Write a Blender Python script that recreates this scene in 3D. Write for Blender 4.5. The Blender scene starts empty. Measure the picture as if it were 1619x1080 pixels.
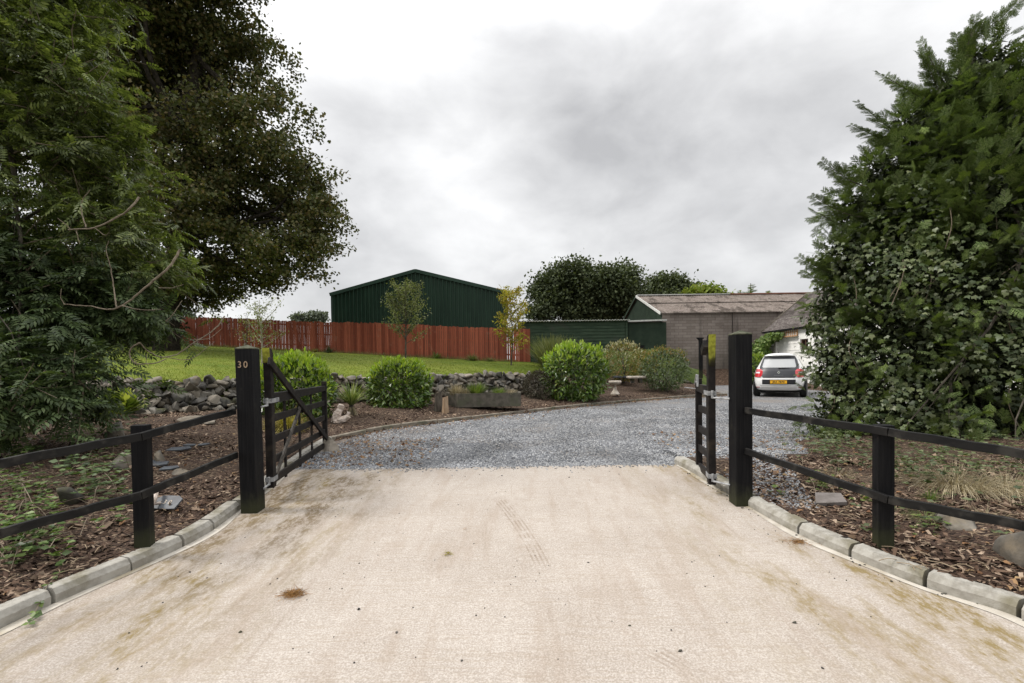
import bpy, math, random
import numpy as np
from mathutils import Matrix, Vector, noise as mnoise
R = math.radians
random.seed(7)
RNG = np.random.default_rng(7)
scene = bpy.context.scene
C = scene.collection

# ---------------------------------------------------------------- camera
F = 764.0; PITCH = R(1.2); ROLL = 0.014
CAMZ = 1.375
CV = 580 + F*math.tan(PITCH)
cam = bpy.data.cameras.new('camera'); co = bpy.data.objects.new('camera', cam); C.objects.link(co)
cam.sensor_width = 36; cam.lens = F*36/1619.0; cam.shift_y = (CV-540)/1619.0
cam.clip_start = 0.05; cam.clip_end = 6000
RC = Matrix.Rotation(R(90)-PITCH, 3, 'X') @ Matrix.Rotation(-ROLL, 3, 'Z')
co.matrix_world = Matrix.Translation((0,0,CAMZ)) @ RC.to_4x4()
scene.camera = co

# ---------------------------------------------------------------- world: overcast sky
SUN_EL, SUN_AZ = R(50), R(-88)        # azimuth measured clockwise from +Y
w = bpy.data.worlds.new('World'); scene.world = w; w.use_nodes = True
nt = w.node_tree; N = nt.nodes; L = nt.links; N.clear()
def wn(t, **k):
    n = N.new(t)
    for a, b in k.items(): setattr(n, a, b)
    return n
out = wn('ShaderNodeOutputWorld'); bg = wn('ShaderNodeBackground'); L.new(bg.outputs[0], out.inputs[0])
sky = wn('ShaderNodeTexSky', sky_type='NISHITA', sun_disc=False); sky.sun_elevation = SUN_EL; sky.sun_rotation = SUN_AZ
tc = wn('ShaderNodeTexCoord'); sx = wn('ShaderNodeSeparateXYZ'); L.new(tc.outputs['Generated'], sx.inputs[0])
def wmath(op, a, b=None, c=None):
    n = wn('ShaderNodeMath', operation=op)
    for i, v in enumerate((a, b, c)):
        if v is None: continue
        if isinstance(v, (int, float)): n.inputs[i].default_value = v
        else: L.new(v, n.inputs[i])
    return n.outputs[0]
zc = wmath('MAXIMUM', sx.outputs[2], 0.0)
cx = wn('ShaderNodeCombineXYZ'); L.new(sx.outputs[0], cx.inputs[0]); L.new(sx.outputs[1], cx.inputs[1]); L.new(wmath('MULTIPLY', zc, 1.7), cx.inputs[2])
SKYLOC = (1.3,4.1,0)
def wnoise(sc, det, loc, rough=.5, dist=0.0):
    mp = wn('ShaderNodeMapping'); mp.inputs['Location'].default_value = loc; L.new(cx.outputs[0], mp.inputs[0])
    n = wn('ShaderNodeTexNoise'); n.inputs['Scale'].default_value = sc; n.inputs['Detail'].default_value = det
    n.inputs['Roughness'].default_value = rough; n.inputs['Distortion'].default_value = dist
    L.new(mp.outputs[0], n.inputs['Vector']); return n.outputs['Fac']
n1 = wnoise(2.3, 5, SKYLOC, .5, .3)
n2 = wnoise(5.5, 7, (5.2,1.1,2.0), .55, .25)
mixf = wmath('ADD', wmath('MULTIPLY', wmath('SUBTRACT', n1, .5), .60), wmath('ADD', wmath('MULTIPLY', wmath('SUBTRACT', n2, .5), .38), .5))
# large banks of thicker (darker) and thinner (brighter) cloud, as directions in the sky
def bank(u, v, r, amp, sxy=1.0):
    d = Vector(((u-809.5)/F, 1.0, -(v-580)/F)).normalized()
    dt = wn('ShaderNodeVectorMath', operation='DOT_PRODUCT'); L.new(tc.outputs['Generated'], dt.inputs[0]); dt.inputs[1].default_value = d
    mr = wn('ShaderNodeMapRange'); mr.interpolation_type = 'SMOOTHSTEP'; L.new(dt.outputs['Value'], mr.inputs[0])
    mr.inputs[1].default_value = math.cos(R(r)); mr.inputs[2].default_value = math.cos(R(r*.15)); mr.inputs[3].default_value = 0; mr.inputs[4].default_value = amp
    return mr.outputs[0]
for a_ in ((740,190,18,-.025),(1050,140,20,-.022),(900,250,14,-.015),(1250,330,20,-.040),(620,250,10,-.012),(1180,230,14,-.02),(730,325,9,.075),(460,60,20,.10),(1450,70,20,.04),(60,100,30,.05),(1250,110,8,.03),(560,400,14,-.01),(1000,60,8,.03)):
    mixf = wmath('ADD', mixf, bank(*a_))
rp = wn('ShaderNodeValToRGB'); L.new(mixf, rp.inputs[0])
e = rp.color_ramp.elements
e[0].position = .30; e[0].color = (.36,.36,.365,1)
e[1].position = .62; e[1].color = (.68,.68,.68,1)
m_ = e.new(.46); m_.color = (.515,.515,.518,1)
# brighter towards the zenith (overcast luminance) and slightly darker low down
zf = wn('ShaderNodeMapRange'); zf.interpolation_type = 'SMOOTHSTEP'; L.new(sx.outputs[2], zf.inputs[0])
zf.inputs[1].default_value = .45; zf.inputs[2].default_value = .95; zf.inputs[3].default_value = 1.0; zf.inputs[4].default_value = 2.8
lf = wn('ShaderNodeMapRange'); L.new(sx.outputs[2], lf.inputs[0])
lf.inputs[1].default_value = 0.0; lf.inputs[2].default_value = .35; lf.inputs[3].default_value = .98; lf.inputs[4].default_value = 1.04
fac = wmath('MULTIPLY', zf.outputs[0], lf.outputs[0])
vm = wn('ShaderNodeVectorMath', operation='SCALE'); L.new(rp.outputs[0], vm.inputs[0]); L.new(fac, vm.inputs['Scale'])
sk = wn('ShaderNodeVectorMath', operation='SCALE'); L.new(sky.outputs[0], sk.inputs[0]); sk.inputs['Scale'].default_value = .1
mx = wn('ShaderNodeMix', data_type='RGBA'); mx.inputs[0].default_value = .95
L.new(sk.outputs[0], mx.inputs[6]); L.new(vm.outputs[0], mx.inputs[7])
L.new(mx.outputs[2], bg.inputs[0]); bg.inputs[1].default_value = 1.0

sd = bpy.data.lights.new('sun', 'SUN'); sd.energy = 2.0; sd.angle = R(14); sd.color = (1, .95, .88)
so = bpy.data.objects.new('sun', sd); C.objects.link(so)
dv = Vector((math.sin(SUN_AZ)*math.cos(SUN_EL), math.cos(SUN_AZ)*math.cos(SUN_EL), math.sin(SUN_EL)))
so.rotation_euler = dv.to_track_quat('Z', 'Y').to_euler(); so.location = dv*50
scene.view_settings.view_transform = 'Standard'; scene.view_settings.look = 'None'
scene.view_settings.exposure = 0.6; scene.view_settings.gamma = 1
scene.render.engine = 'CYCLES'

# ---------------------------------------------------------------- pixel -> world (real depths given)
def ray(u, v):
    d = RC @ Vector(((u-809.5)/F, -(v-CV)/F, -1.0))
    return d
def P(u, v, Y):
    d = ray(u, v); t = Y/d.y
    return np.array((d.x*t, Y, CAMZ+d.z*t))
def B(Y):
    Y = np.asarray(Y, float)
    return np.where(Y < 5.93, .065*(np.maximum(Y, -1)-4.7), .08+.008*(np.minimum(Y, 40)-5.93))
def G(u, v, dz=0.0):
    d = ray(u, v); Y = 8.0
    for _ in range(60):
        Y = .5*Y + .5*(float(B(Y))+dz-CAMZ)/d.z*d.y
    return np.array((d.x/d.y*Y, Y, float(B(Y))+dz))

# ---------------------------------------------------------------- object helpers
def tag(o, label=None, cat=None, group=None, kind=None):
    if label: o['label'] = label
    if cat: o['category'] = cat
    if group: o['group'] = group
    if kind: o['kind'] = kind
    return o
def thing(name, label, cat, loc=(0,0,0), rz=0.0, group=None):
    o = bpy.data.objects.new(name, None); C.objects.link(o)
    o.location = [float(a) for a in loc]; o.rotation_euler = (0,0,rz); o.empty_display_size = .2
    return tag(o, label, cat, group)
def npmesh(name, V, Fc, mat, parent=None, smooth=False, local=False, bevel=0):
    """one mesh object from arrays; V in world coordinates unless local"""
    V = np.asarray(V, np.float32).reshape(-1,3)
    if parent is not None and not local:
        root = parent
        while root.parent: root = root.parent
        V = V - np.array(root.location, np.float32)
        if abs(root.rotation_euler.z) > 1e-6:
            a = -root.rotation_euler.z; c, s = math.cos(a), math.sin(a)
            V = np.stack([V[:,0]*c-V[:,1]*s, V[:,0]*s+V[:,1]*c, V[:,2]], 1)
    me = bpy.data.meshes.new(name)
    if isinstance(Fc, np.ndarray):
        k = Fc.shape[1]; n = len(Fc)
        me.vertices.add(len(V)); me.vertices.foreach_set('co', V.ravel().astype(np.float32))
        me.loops.add(n*k); me.loops.foreach_set('vertex_index', Fc.ravel().astype(np.int32))
        me.polygons.add(n); me.polygons.foreach_set('loop_start', np.arange(0, n*k, k, dtype=np.int32))
        me.update(calc_edges=True)
    else:
        me.from_pydata([tuple(map(float, v)) for v in V], [], Fc); me.update()
    if smooth: me.polygons.foreach_set('use_smooth', np.ones(len(me.polygons), bool))
    if mat: me.materials.append(mat)
    o = bpy.data.objects.new(name, me); C.objects.link(o)
    if parent is not None: o.parent = parent
    if bevel:
        b = o.modifiers.new('bevel', 'BEVEL'); b.width = bevel; b.segments = 2; b.limit_method = 'ANGLE'
    return o
class MB:
    def __init__(s): s.V = []; s.F = []
    def add(s, V, Fc):
        b = len(s.V); s.V += [tuple(map(float, v)) for v in V]; s.F += [tuple(i+b for i in f) for f in Fc]; return s
    def box(s, c, size, rz=0.0, M3=None):
        hx, hy, hz = [a/2 for a in size]; m = M3 or Matrix.Rotation(rz, 3, 'Z')
        V = [Vector(c)+m@Vector((x*hx, y*hy, z*hz)) for z in (-1,1) for x, y in ((-1,-1),(1,-1),(1,1),(-1,1))]
        return s.add(V, [(3,2,1,0),(4,5,6,7),(0,1,5,4),(1,2,6,5),(2,3,7,6),(3,0,4,7)])
    def beam(s, a, b, w, h, w2=None, h2=None, side=None):
        """bar from a to b; w = horizontal thickness, h = vertical height"""
        a = Vector(a); b = Vector(b); d = (b-a).normalized()
        sd_ = Vector(side).normalized() if side else d.cross(Vector((0,0,1)))
        if sd_.length < .05: sd_ = Vector((1,0,0))
        sd_.normalize(); up = sd_.cross(d).normalized()
        w2 = w if w2 is None else w2; h2 = h if h2 is None else h2
        V = []
        for p, ww, hh in ((a, w, h), (b, w2, h2)):
            V += [p-sd_*ww/2-up*hh/2, p+sd_*ww/2-up*hh/2, p+sd_*ww/2+up*hh/2, p-sd_*ww/2+up*hh/2]
        return s.add(V, [(3,2,1,0),(4,5,6,7),(0,1,5,4),(1,2,6,5),(2,3,7,6),(3,0,4,7)])
    def sweep(s, pts, w, h):
        pts = [Vector(p) for p in pts]; b = len(s.V); m = len(pts)
        for i, p in enumerate(pts):
            d = (pts[min(i+1,m-1)]-pts[max(i-1,0)]).normalized(); sd_ = d.cross(Vector((0,0,1))).normalized(); up = sd_.cross(d)
            s.V += [tuple(p+sd_*x*w/2+up*z*h/2) for x, z in ((-1,-1),(1,-1),(1,1),(-1,1))]
        s.F += [(b+3,b+2,b+1,b)]+[(b+i*4+k, b+i*4+(k+1)%4, b+i*4+4+(k+1)%4, b+i*4+4+k) for i in range(m-1) for k in range(4)]+[tuple(b+(m-1)*4+k for k in range(4))]
        return s
    def tube(s, pts, rad, n=6):
        pts = [Vector(p) for p in pts]; b = len(s.V); m = len(pts)
        for i, p in enumerate(pts):
            d = (pts[min(i+1,m-1)]-pts[max(i-1,0)]).normalized()
            a = d.orthogonal().normalized() if i == 0 else (a - d*a.dot(d)).normalized()
            c = d.cross(a); r = rad[i] if hasattr(rad, '__len__') else rad
            for k in range(n):
                t = 2*math.pi*k/n; s.V.append(tuple(p+(a*math.cos(t)+c*math.sin(t))*r))
        for i in range(m-1):
            for k in range(n):
                s.F.append((b+i*n+k, b+i*n+(k+1)%n, b+(i+1)*n+(k+1)%n, b+(i+1)*n+k))
        s.F.append(tuple(b+k for k in reversed(range(n)))); s.F.append(tuple(b+(m-1)*n+k for k in range(n)))
        return s
    def lathe(s, prof, c=(0,0,0), n=24):
        b = len(s.V)
        for r, z in prof:
            for k in range(n):
                t = 2*math.pi*k/n; s.V.append((c[0]+r*math.cos(t), c[1]+r*math.sin(t), c[2]+z))
        for i in range(len(prof)-1):
            for k in range(n): s.F.append((b+i*n+k, b+i*n+(k+1)%n, b+(i+1)*n+(k+1)%n, b+(i+1)*n+k))
        s.F.append(tuple(b+k for k in reversed(range(n)))); s.F.append(tuple(b+(len(prof)-1)*n+k for k in range(n)))
        return s
    def build(s, name, mat, parent=None, smooth=False, local=False, bevel=0):
        return npmesh(name, np.array(s.V), s.F, mat, parent, smooth, local, bevel)
def scatter(tv, tf, pos, axis, nor, sc):
    """copies of a small template baked into one mesh: template y follows axis, z follows normal"""
    pos = np.asarray(pos, float); axis = np.asarray(axis, float); nor = np.asarray(nor, float)
    y = axis/np.maximum(np.linalg.norm(axis, axis=1, keepdims=True), 1e-6)
    x = np.cross(y, nor); x /= np.maximum(np.linalg.norm(x, axis=1, keepdims=True), 1e-6)
    z = np.cross(x, y)
    sc = np.broadcast_to(np.asarray(sc, float), (len(pos),))[:,None,None]
    T = np.asarray(tv, float)
    V = pos[:,None,:] + sc*(T[None,:,0:1]*x[:,None,:] + T[None,:,1:2]*y[:,None,:] + T[None,:,2:3]*z[:,None,:])
    Fc = (np.asarray(tf)[None] + (np.arange(len(pos))*len(T))[:,None,None]).reshape(-1, np.asarray(tf).shape[1])
    return V.reshape(-1,3), Fc
def rdir(n, rng=RNG):
    v = rng.normal(size=(n,3)); return v/np.linalg.norm(v, axis=1, keepdims=True)
def merge(*a):
    Vs, Fs, b = [], [], 0
    for V, Fc in a: Vs.append(V); Fs.append(Fc+b); b += len(V)
    return np.concatenate(Vs), np.concatenate(Fs)

# ---------------------------------------------------------------- materials
class Nd:
    def __init__(s, name):
        s.m = bpy.data.materials.new(name); s.m.use_nodes = True; s.t = s.m.node_tree; s.t.nodes.clear()
        s.o = s.n('ShaderNodeOutputMaterial'); s.p = s.n('ShaderNodeBsdfPrincipled'); s.l(s.p.outputs[0], s.o.inputs[0])
        s.co = s.n('ShaderNodeTexCoord').outputs['Object']
    def n(s, t, **k):
        n = s.t.nodes.new(t)
        for a, b in k.items(): setattr(n, a, b)
        return n
    def l(s, a, b): s.t.links.new(a, b)
    def setv(s, inp, v):
        if isinstance(v, (int, float)): inp.default_value = v
        elif isinstance(v, tuple): inp.default_value = v if len(v) == len(inp.default_value) else (*v, 1)
        else: s.l(v, inp)
    def map(s, scale=(1,1,1), loc=(0,0,0), rot=(0,0,0), src=None):
        m = s.n('ShaderNodeMapping'); m.inputs['Scale'].default_value = scale; m.inputs['Location'].default_value = loc
        m.inputs['Rotation'].default_value = rot; s.l(src or s.co, m.inputs[0]); return m.outputs[0]
    def noise(s, sc, det=4, vec=None, rough=.55, dist=0.0):
        n = s.n('ShaderNodeTexNoise'); n.inputs['Scale'].default_value = sc; n.inputs['Detail'].default_value = det
        n.inputs['Roughness'].default_value = rough; n.inputs['Distortion'].default_value = dist
        s.l(vec or s.co, n.inputs['Vector']); return n.outputs['Fac']
    def voro(s, sc, vec=None, feat='F1', outp='Distance', rnd=1.0):
        n = s.n('ShaderNodeTexVoronoi', feature=feat); n.inputs['Scale'].default_value = sc; n.inputs['Randomness'].default_value = rnd
        s.l(vec or s.co, n.inputs['Vector']); return n.outputs[outp]
    def math(s, op, a, b=None, c=None, clamp=False):
        n = s.n('ShaderNodeMath', operation=op, use_clamp=clamp)
        for i, v in enumerate((a, b, c)):
            if v is not None: s.setv(n.inputs[i], v)
        return n.outputs[0]
    def rng(s, v, a, b, c=0.0, d=1.0, smooth=True):
        n = s.n('ShaderNodeMapRange'); n.interpolation_type = 'SMOOTHSTEP' if smooth else 'LINEAR'
        for i, q in enumerate((v, a, b, c, d)): s.setv(n.inputs[i], q)
        return n.outputs[0]
    def mix(s, f, a, b, blend='MIX'):
        n = s.n('ShaderNodeMix', data_type='RGBA', blend_type=blend)
        s.setv(n.inputs[0], f); s.setv(n.inputs[6], a); s.setv(n.inputs[7], b); return n.outputs[2]
    def sep(s, v=None):
        n = s.n('ShaderNodeSeparateXYZ'); s.l(v or s.co, n.inputs[0]); return n.outputs
    def comb(s, x, y, z):
        n = s.n('ShaderNodeCombineXYZ')
        for i, q in enumerate((x, y, z)): s.setv(n.inputs[i], q)
        return n.outputs[0]
    def base(s, c): s.setv(s.p.inputs['Base Color'], c)
    def surf(s, rough=.8, spec=.3, metal=0.0):
        s.setv(s.p.inputs['Roughness'], rough); s.setv(s.p.inputs['Specular IOR Level'], spec); s.setv(s.p.inputs['Metallic'], metal)
    def bump(s, h, st=.5, dist=.01):
        n = s.n('ShaderNodeBump'); n.inputs['Strength'].default_value = st; n.inputs['Distance'].default_value = dist
        s.l(h, n.inputs['Height']); s.l(n.outputs[0], s.p.inputs['Normal'])
def mat(name, c1, c2=None, scale=6, rough=.8, spec=.3, bump=.3, bdist=.004, bscale=None, stretch=(1,1,1), metal=0.0, lo=.35, hi=.65, c3=None, s3=1.5):
    d = Nd(name); v = d.map(stretch)
    f = d.rng(d.noise(scale, 6, v), lo, hi)
    col = d.mix(f, c1, c2 or tuple(a*1.3 for a in c1))
    if c3: col = d.mix(d.rng(d.noise(s3, 5, d.map((1,1,1), (3,7,1))), .5, .68), col, c3)
    d.base(col); d.surf(rough, spec, metal)
    if bump: d.bump(d.noise(bscale or scale*4, 6, v), bump, bdist)
    return d.m
def leafmat(name, cols, rough=.5, spec=.35, trans=.3, tint=(1.2,1.3,.5)):
    d = Nd(name)
    g = d.n('ShaderNodeNewGeometry').outputs['Random Per Island']
    r = d.n('ShaderNodeValToRGB'); d.l(g, r.inputs[0]); e = r.color_ramp.elements
    while len(e) < len(cols): e.new(.5)
    for i, c in enumerate(cols): e[i].position = i/(len(cols)-1); e[i].color = (*c, 1)
    f = d.rng(d.noise(1.1, 3), .35, .65, .75, 1.25)
    vmn = d.n('ShaderNodeVectorMath', operation='SCALE'); d.l(r.outputs[0], vmn.inputs[0]); d.l(f, vmn.inputs['Scale'])
    d.base(vmn.outputs[0]); d.surf(rough, spec)
    tr = d.n('ShaderNodeBsdfTranslucent'); d.l(d.mix(1.0, vmn.outputs[0], tint, 'MULTIPLY'), tr.inputs[0])
    ms = d.n('ShaderNodeMixShader'); ms.inputs[0].default_value = trans
    d.l(d.p.outputs[0], ms.inputs[1]); d.l(tr.outputs[0], ms.inputs[2]); d.l(ms.outputs[0], d.o.inputs[0])
    return d.m

M = {}
def blackwood(name, a, b_, c3):
    d = Nd(name); g = d.noise(60, 6, d.map((1,1,.035)), .65); X = d.sep()
    col = d.mix(d.rng(g, .40, .68), a, b_)
    crack = d.noise(34, 3, d.map((1,1,.02), (4,4,1)), .4); col = d.mix(d.rng(crack, .64, .70, 0, .7), col, (.0015,.0015,.0015))
    wear = d.math('MULTIPLY', d.rng(d.noise(7, 7, d.map((1,1,.4)), .75), .54, .70), .8); col = d.mix(wear, col, c3)
    foot = d.math('MULTIPLY', d.rng(d.math('ADD', X[2], d.math('MULTIPLY', d.noise(9, 4), -.25)), .12, -.12), .75); col = d.mix(foot, col, (.035,.038,.018))
    d.base(col); d.surf(.62, .16); d.bump(d.math('SUBTRACT', g, d.math('MULTIPLY', crack, .6)), .7, .004); return d.m
M['black_wood'] = blackwood('black_wood', (.0035,.0035,.0045), (.010,.0095,.010), (.032,.030,.022))
M['black_rail'] = mat('black_rail', (.004,.004,.0045), (.010,.0095,.009), 18, .5, .22, .5, .002, stretch=(.3,.3,1), c3=(.03,.028,.025), s3=9)
M['gate_wood'] = mat('gate_wood', (.006,.005,.005), (.014,.011,.010), 22, .6, .2, .4, .002, c3=(.028,.022,.016), s3=5)
d_ = Nd('lichen'); z_ = d_.sep()[2]; f_ = d_.rng(d_.math('ADD', z_, d_.math('MULTIPLY', d_.noise(14, 5, d_.map((1,1,.4))), .22)), 1.46, 1.62)
d_.base(d_.mix(f_, (.022,.02,.012), d_.mix(d_.rng(d_.noise(22,5), .35, .65), (.20,.20,.03), (.36,.37,.055)))); d_.surf(.9, .1); M['lichen'] = d_.m
M['cap_wood'] = mat('cap_wood', (.045,.05,.03), (.10,.10,.07), 20, .9, .2, .4, .003)
M['galv'] = mat('galv', (.20,.205,.21), (.36,.365,.37), 25, .6, .4, .3, .001, metal=.2)
M['brass'] = mat('brass', (.36,.25,.17), (.45,.33,.22), 30, .4, .5, .0, metal=.3)
M['kerb'] = mat('kerb', (.25,.235,.205), (.35,.335,.30), 14, .9, .15, .7, .004, c3=(.17,.155,.11), s3=3.5, bscale=110)
M['edging'] = mat('edging', (.16,.14,.11), (.24,.21,.17), 9, .9, .2, .6, .004, c3=(.10,.10,.07), s3=2)
M['stone'] = mat('stone', (.085,.078,.068), (.21,.195,.17), 4, .95, .12, .8, .012, bscale=16, c3=(.20,.165,.12), s3=2.2)
M['stone_dark'] = mat('stone_dark', (.04,.038,.036), (.11,.105,.095), 5, .95, .12, .8, .01, bscale=18, c3=(.09,.09,.05), s3=3)
M['stone_light'] = mat('stone_light', (.17,.148,.118), (.27,.24,.20), 6, .95, .12, .8, .01, bscale=20, c3=(.09,.08,.06), s3=4)
M['slate'] = mat('slate', (.055,.06,.07), (.10,.11,.12), 6, .6, .4, .5, .004, bscale=20)
M['slab'] = mat('slab', (.12,.105,.095), (.17,.15,.14), 9, .8, .3, .4, .003)
M['bark'] = mat('bark', (.05,.042,.033), (.12,.105,.085), 14, .9, .2, .8, .01, stretch=(1,1,.3))
M['twig'] = mat('twig', (.13,.10,.07), (.22,.18,.13), 25, .8, .3, .4, .002)
M['bleached_wood'] = mat('bleached_wood', (.42,.34,.28), (.6,.52,.46), 14, .85, .2, .7, .006, c3=(.2,.16,.12), s3=5)
M['stump'] = mat('stump', (.28,.19,.12), (.38,.28,.19), 14, .9, .2, .6, .006, stretch=(1,1,.2))
M['planter'] = mat('planter', (.075,.07,.055), (.13,.115,.095), 7, .95, .2, .7, .006, c3=(.10,.10,.07), s3=4)
M['birdbath'] = mat('birdbath', (.42,.37,.31), (.58,.52,.45), 10, .9, .2, .5, .004)
M['soil'] = mat('soil', (.03,.022,.016), (.07,.05,.035), 20, .95, .1, .8, .01)
M['red_wood'] = None
M['trellis'] = mat('trellis', (.36,.20,.10), (.46,.28,.15), 14, .8, .2, .2, .002)
M['trellis_grey'] = mat('trellis_grey', (.22,.21,.19), (.32,.31,.28), 14, .8, .2, .2, .002)
M['white_wall'] = mat('white_wall', (.70,.69,.66), (.82,.81,.78), 2.5, .9, .2, .4, .01, bscale=30)
M['brown_paint'] = mat('brown_paint', (.06,.03,.022), (.10,.05,.035), 8, .5, .4, .1)
M['straw'] = leafmat('straw', [(.20,.16,.09),(.32,.27,.17),(.42,.37,.26)], .8, .2, .2, (1,1,.8))
M['needles'] = leafmat('needles', [(.22,.10,.03),(.36,.19,.06),(.30,.2,.1)], .8, .2, .1, (1,1,.8))

# concrete
def concrete():
    d = Nd('concrete_surface'); X = d.sep()
    wp = d.noise(.7, 3); 
    f1 = d.noise(1.1, 6, d.map((1,1,1),(2,5,0)), .6)
    col = d.mix(d.rng(f1, .33, .68), (.325,.284,.246), (.43,.388,.346))
    # fine aggregate speckle
    sp = d.noise(95, 4, None, .75)
    col = d.mix(d.rng(sp, .34, .62, .05, .8), d.mix(.55, col, (.56,.515,.47)), d.mix(.62, col, (.17,.135,.105)))
    # brushed marks running across
    br = d.noise(26, 5, d.map((.22,2.4,1), rot=(0,0,R(52))), .65)
    col = d.mix(d.rng(br, .46, .72, 0, .45), col, (.27,.22,.165))
    # algae and run-off staining near the two edges and the gate
    brk = d.math('MULTIPLY', d.rng(d.noise(17, 7, d.map((1.6,.7,1)), .78), .40, .60, .25, 1.0), d.rng(d.noise(5, 6, d.map((1.5,.6,1),(7,1,0)), .7), .36, .62, .2, 1.0))
    ax = d.math('ABSOLUTE', X[0])
    edge = d.math('MULTIPLY', d.rng(ax, 1.0, 2.3), d.rng(sp, .30, .66, 1.0, .55))
    st = d.rng(d.noise(1.7, 6, d.map((1.6,.5,1)), .62), .40, .62)
    col = d.mix(d.math('MULTIPLY', d.math('MULTIPLY', d.math('MULTIPLY', edge, st), brk), 1.8, clamp=True), col, (.20,.150,.065))
    st2 = d.rng(d.noise(3.2, 5, d.map((2.2,.35,1),(9,2,0), rot=(0,0,R(-18)))), .48, .68)
    col = d.mix(d.math('MULTIPLY', st2, .28), col, (.25,.19,.14))
    lf_ = d.math('MULTIPLY', d.rng(X[0], -1.0, -2.1), d.rng(X[1], 2.0, 4.8))
    col = d.mix(d.math('MULTIPLY', d.math('MULTIPLY', lf_, d.rng(d.noise(2.2, 6, d.map((1.5,.6,1),(4,4,0))), .36, .58)), d.math('MULTIPLY', brk, 1.5, clamp=True)), col, (.13,.095,.055))
    # tyre tracks: a curved band with ribs
    for (u0, v0, u1, v1, wd) in TYRES:
        a = G(u0, v0); b = G(u1, v1); dx, dy = b[0]-a[0], b[1]-a[1]; ln = math.hypot(dx, dy); ang = math.atan2(dy, dx)
        lx = d.math('ADD', d.math('MULTIPLY', d.math('SUBTRACT', X[0], a[0]), math.cos(ang)), d.math('MULTIPLY', d.math('SUBTRACT', X[1], a[1]), math.sin(ang)))
        ly = d.math('SUBTRACT', d.math('MULTIPLY', d.math('SUBTRACT', X[1], a[1]), math.cos(ang)), d.math('MULTIPLY', d.math('SUBTRACT', X[0], a[0]), math.sin(ang)))
        ly = d.math('ADD', ly, d.math('MULTIPLY', d.math('MULTIPLY', lx, lx), .06))
        inl = d.math('MULTIPLY', d.rng(lx, 0, .15), d.rng(lx, ln, ln-.5))
        inw = d.rng(d.math('ABSOLUTE', ly), wd, wd*.7)
        rib = d.rng(d.math('SINE', d.math('MULTIPLY', ly, 6.28*5/wd/2)), -.3, .8, .1, 1)
        nz = d.rng(d.noise(9, 5), .36, .56)
        f = d.math('MULTIPLY', d.math('MULTIPLY', inl, inw), d.math('MULTIPLY', rib, nz))
        col = d.mix(d.math('MULTIPLY', f, .5), col, (.18,.13,.09))
    # long soft wheel streaks following the way vehicles swing in
    wv_ = d.math('ADD', X[0], d.math('MULTIPLY', d.math('MULTIPLY', X[1], X[1]), -.022))
    wl = d.noise(1.0, 6, d.comb(d.math('MULTIPLY', wv_, 5.5), d.math('MULTIPLY', X[1], .22), 0.0), .7)
    col = d.mix(d.math('MULTIPLY', d.rng(wl, .53, .72), .26), col, (.24,.185,.14))
    wl2 = d.noise(1.0, 5, d.comb(d.math('MULTIPLY', X[0], 16.0), d.math('MULTIPLY', X[1], .9), 3.0), .7)
    col = d.mix(d.math('MULTIPLY', d.math('MULTIPLY', d.rng(wl2, .55, .7), d.rng(d.noise(.9, 3), .45, .6)), .35), col, (.21,.16,.12))
    # hairline cracks
    ck = d.voro(.55, d.map((1,1,1), (3.3,1.2,0)), 'DISTANCE_TO_EDGE'); ckn = d.rng(d.noise(1.3, 3), .52, .6)
    col = d.mix(d.math('MULTIPLY', d.math('MULTIPLY', d.rng(ck, .006, .002), ckn), .0), col, (.12,.10,.08))
    # faint dark dots
    dt = d.rng(d.voro(9), .035, .02); col = d.mix(d.math('MULTIPLY', dt, .6), col, (.12,.10,.07))
    d.base(col); d.surf(.9, .2)
    h = d.math('ADD', d.math('MULTIPLY', sp, .5), br); d.bump(h, .45, .006)
    return d.m
TYRES = [(785,785,915,915,.085),(1005,1012,1160,1095,.085)]
M['concrete'] = concrete()
# light smooth strip of newer mortar along the kerbs
M['strip'] = mat('mortar_strip', (.40,.365,.31), (.50,.465,.41), 7, .9, .15, .5, .003, bscale=80, c3=(.30,.25,.16), s3=2.0)

def gravel():
    d = Nd('gravel_surface'); v = d.voro(42, None, 'F1', 'Color'); vd = d.voro(42)
    s = d.sep(v)
    col = d.mix(s[0], (.06,.063,.07), (.225,.23,.24))
    col = d.mix(d.rng(s[1], .88, .95), col, (.46,.44,.41))
    col = d.mix(d.rng(d.noise(.8, 4), .48, .7, 0, .45), col, (.20,.16,.12))
    X = d.sep()
    nearl = d.rng(d.math('ADD', X[0], d.math('MULTIPLY', d.noise(1.5,4), 1.5)), -.6, -2.0)
    col = d.mix(d.math('MULTIPLY', nearl, .7), col, (.11,.075,.05))
    d.base(col); d.surf(.8, .3); d.bump(d.math('SUBTRACT', 1.0, vd), 1.0, .02)
    return d.m
M['gravel'] = gravel()
def bedmat():
    d = Nd('bark_mulch'); v = d.map((1,2.2,1), rot=(0,0,.6)); vc = d.sep(d.voro(34, v, 'F1', 'Color')); vd = d.voro(34, v)
    col = d.mix(vc[0], (.022,.015,.012), (.12,.075,.052))
    col = d.mix(d.rng(vc[1], .86, .95), col, (.30,.22,.15))
    col = d.mix(d.rng(d.noise(.9, 4), .5, .7, 0, .5), col, (.10,.075,.05))
    d.base(col); d.surf(.9, .2); d.bump(d.math('SUBTRACT', 1.0, vd), 1.0, .03)
    return d.m
M['mulch'] = bedmat()
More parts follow.
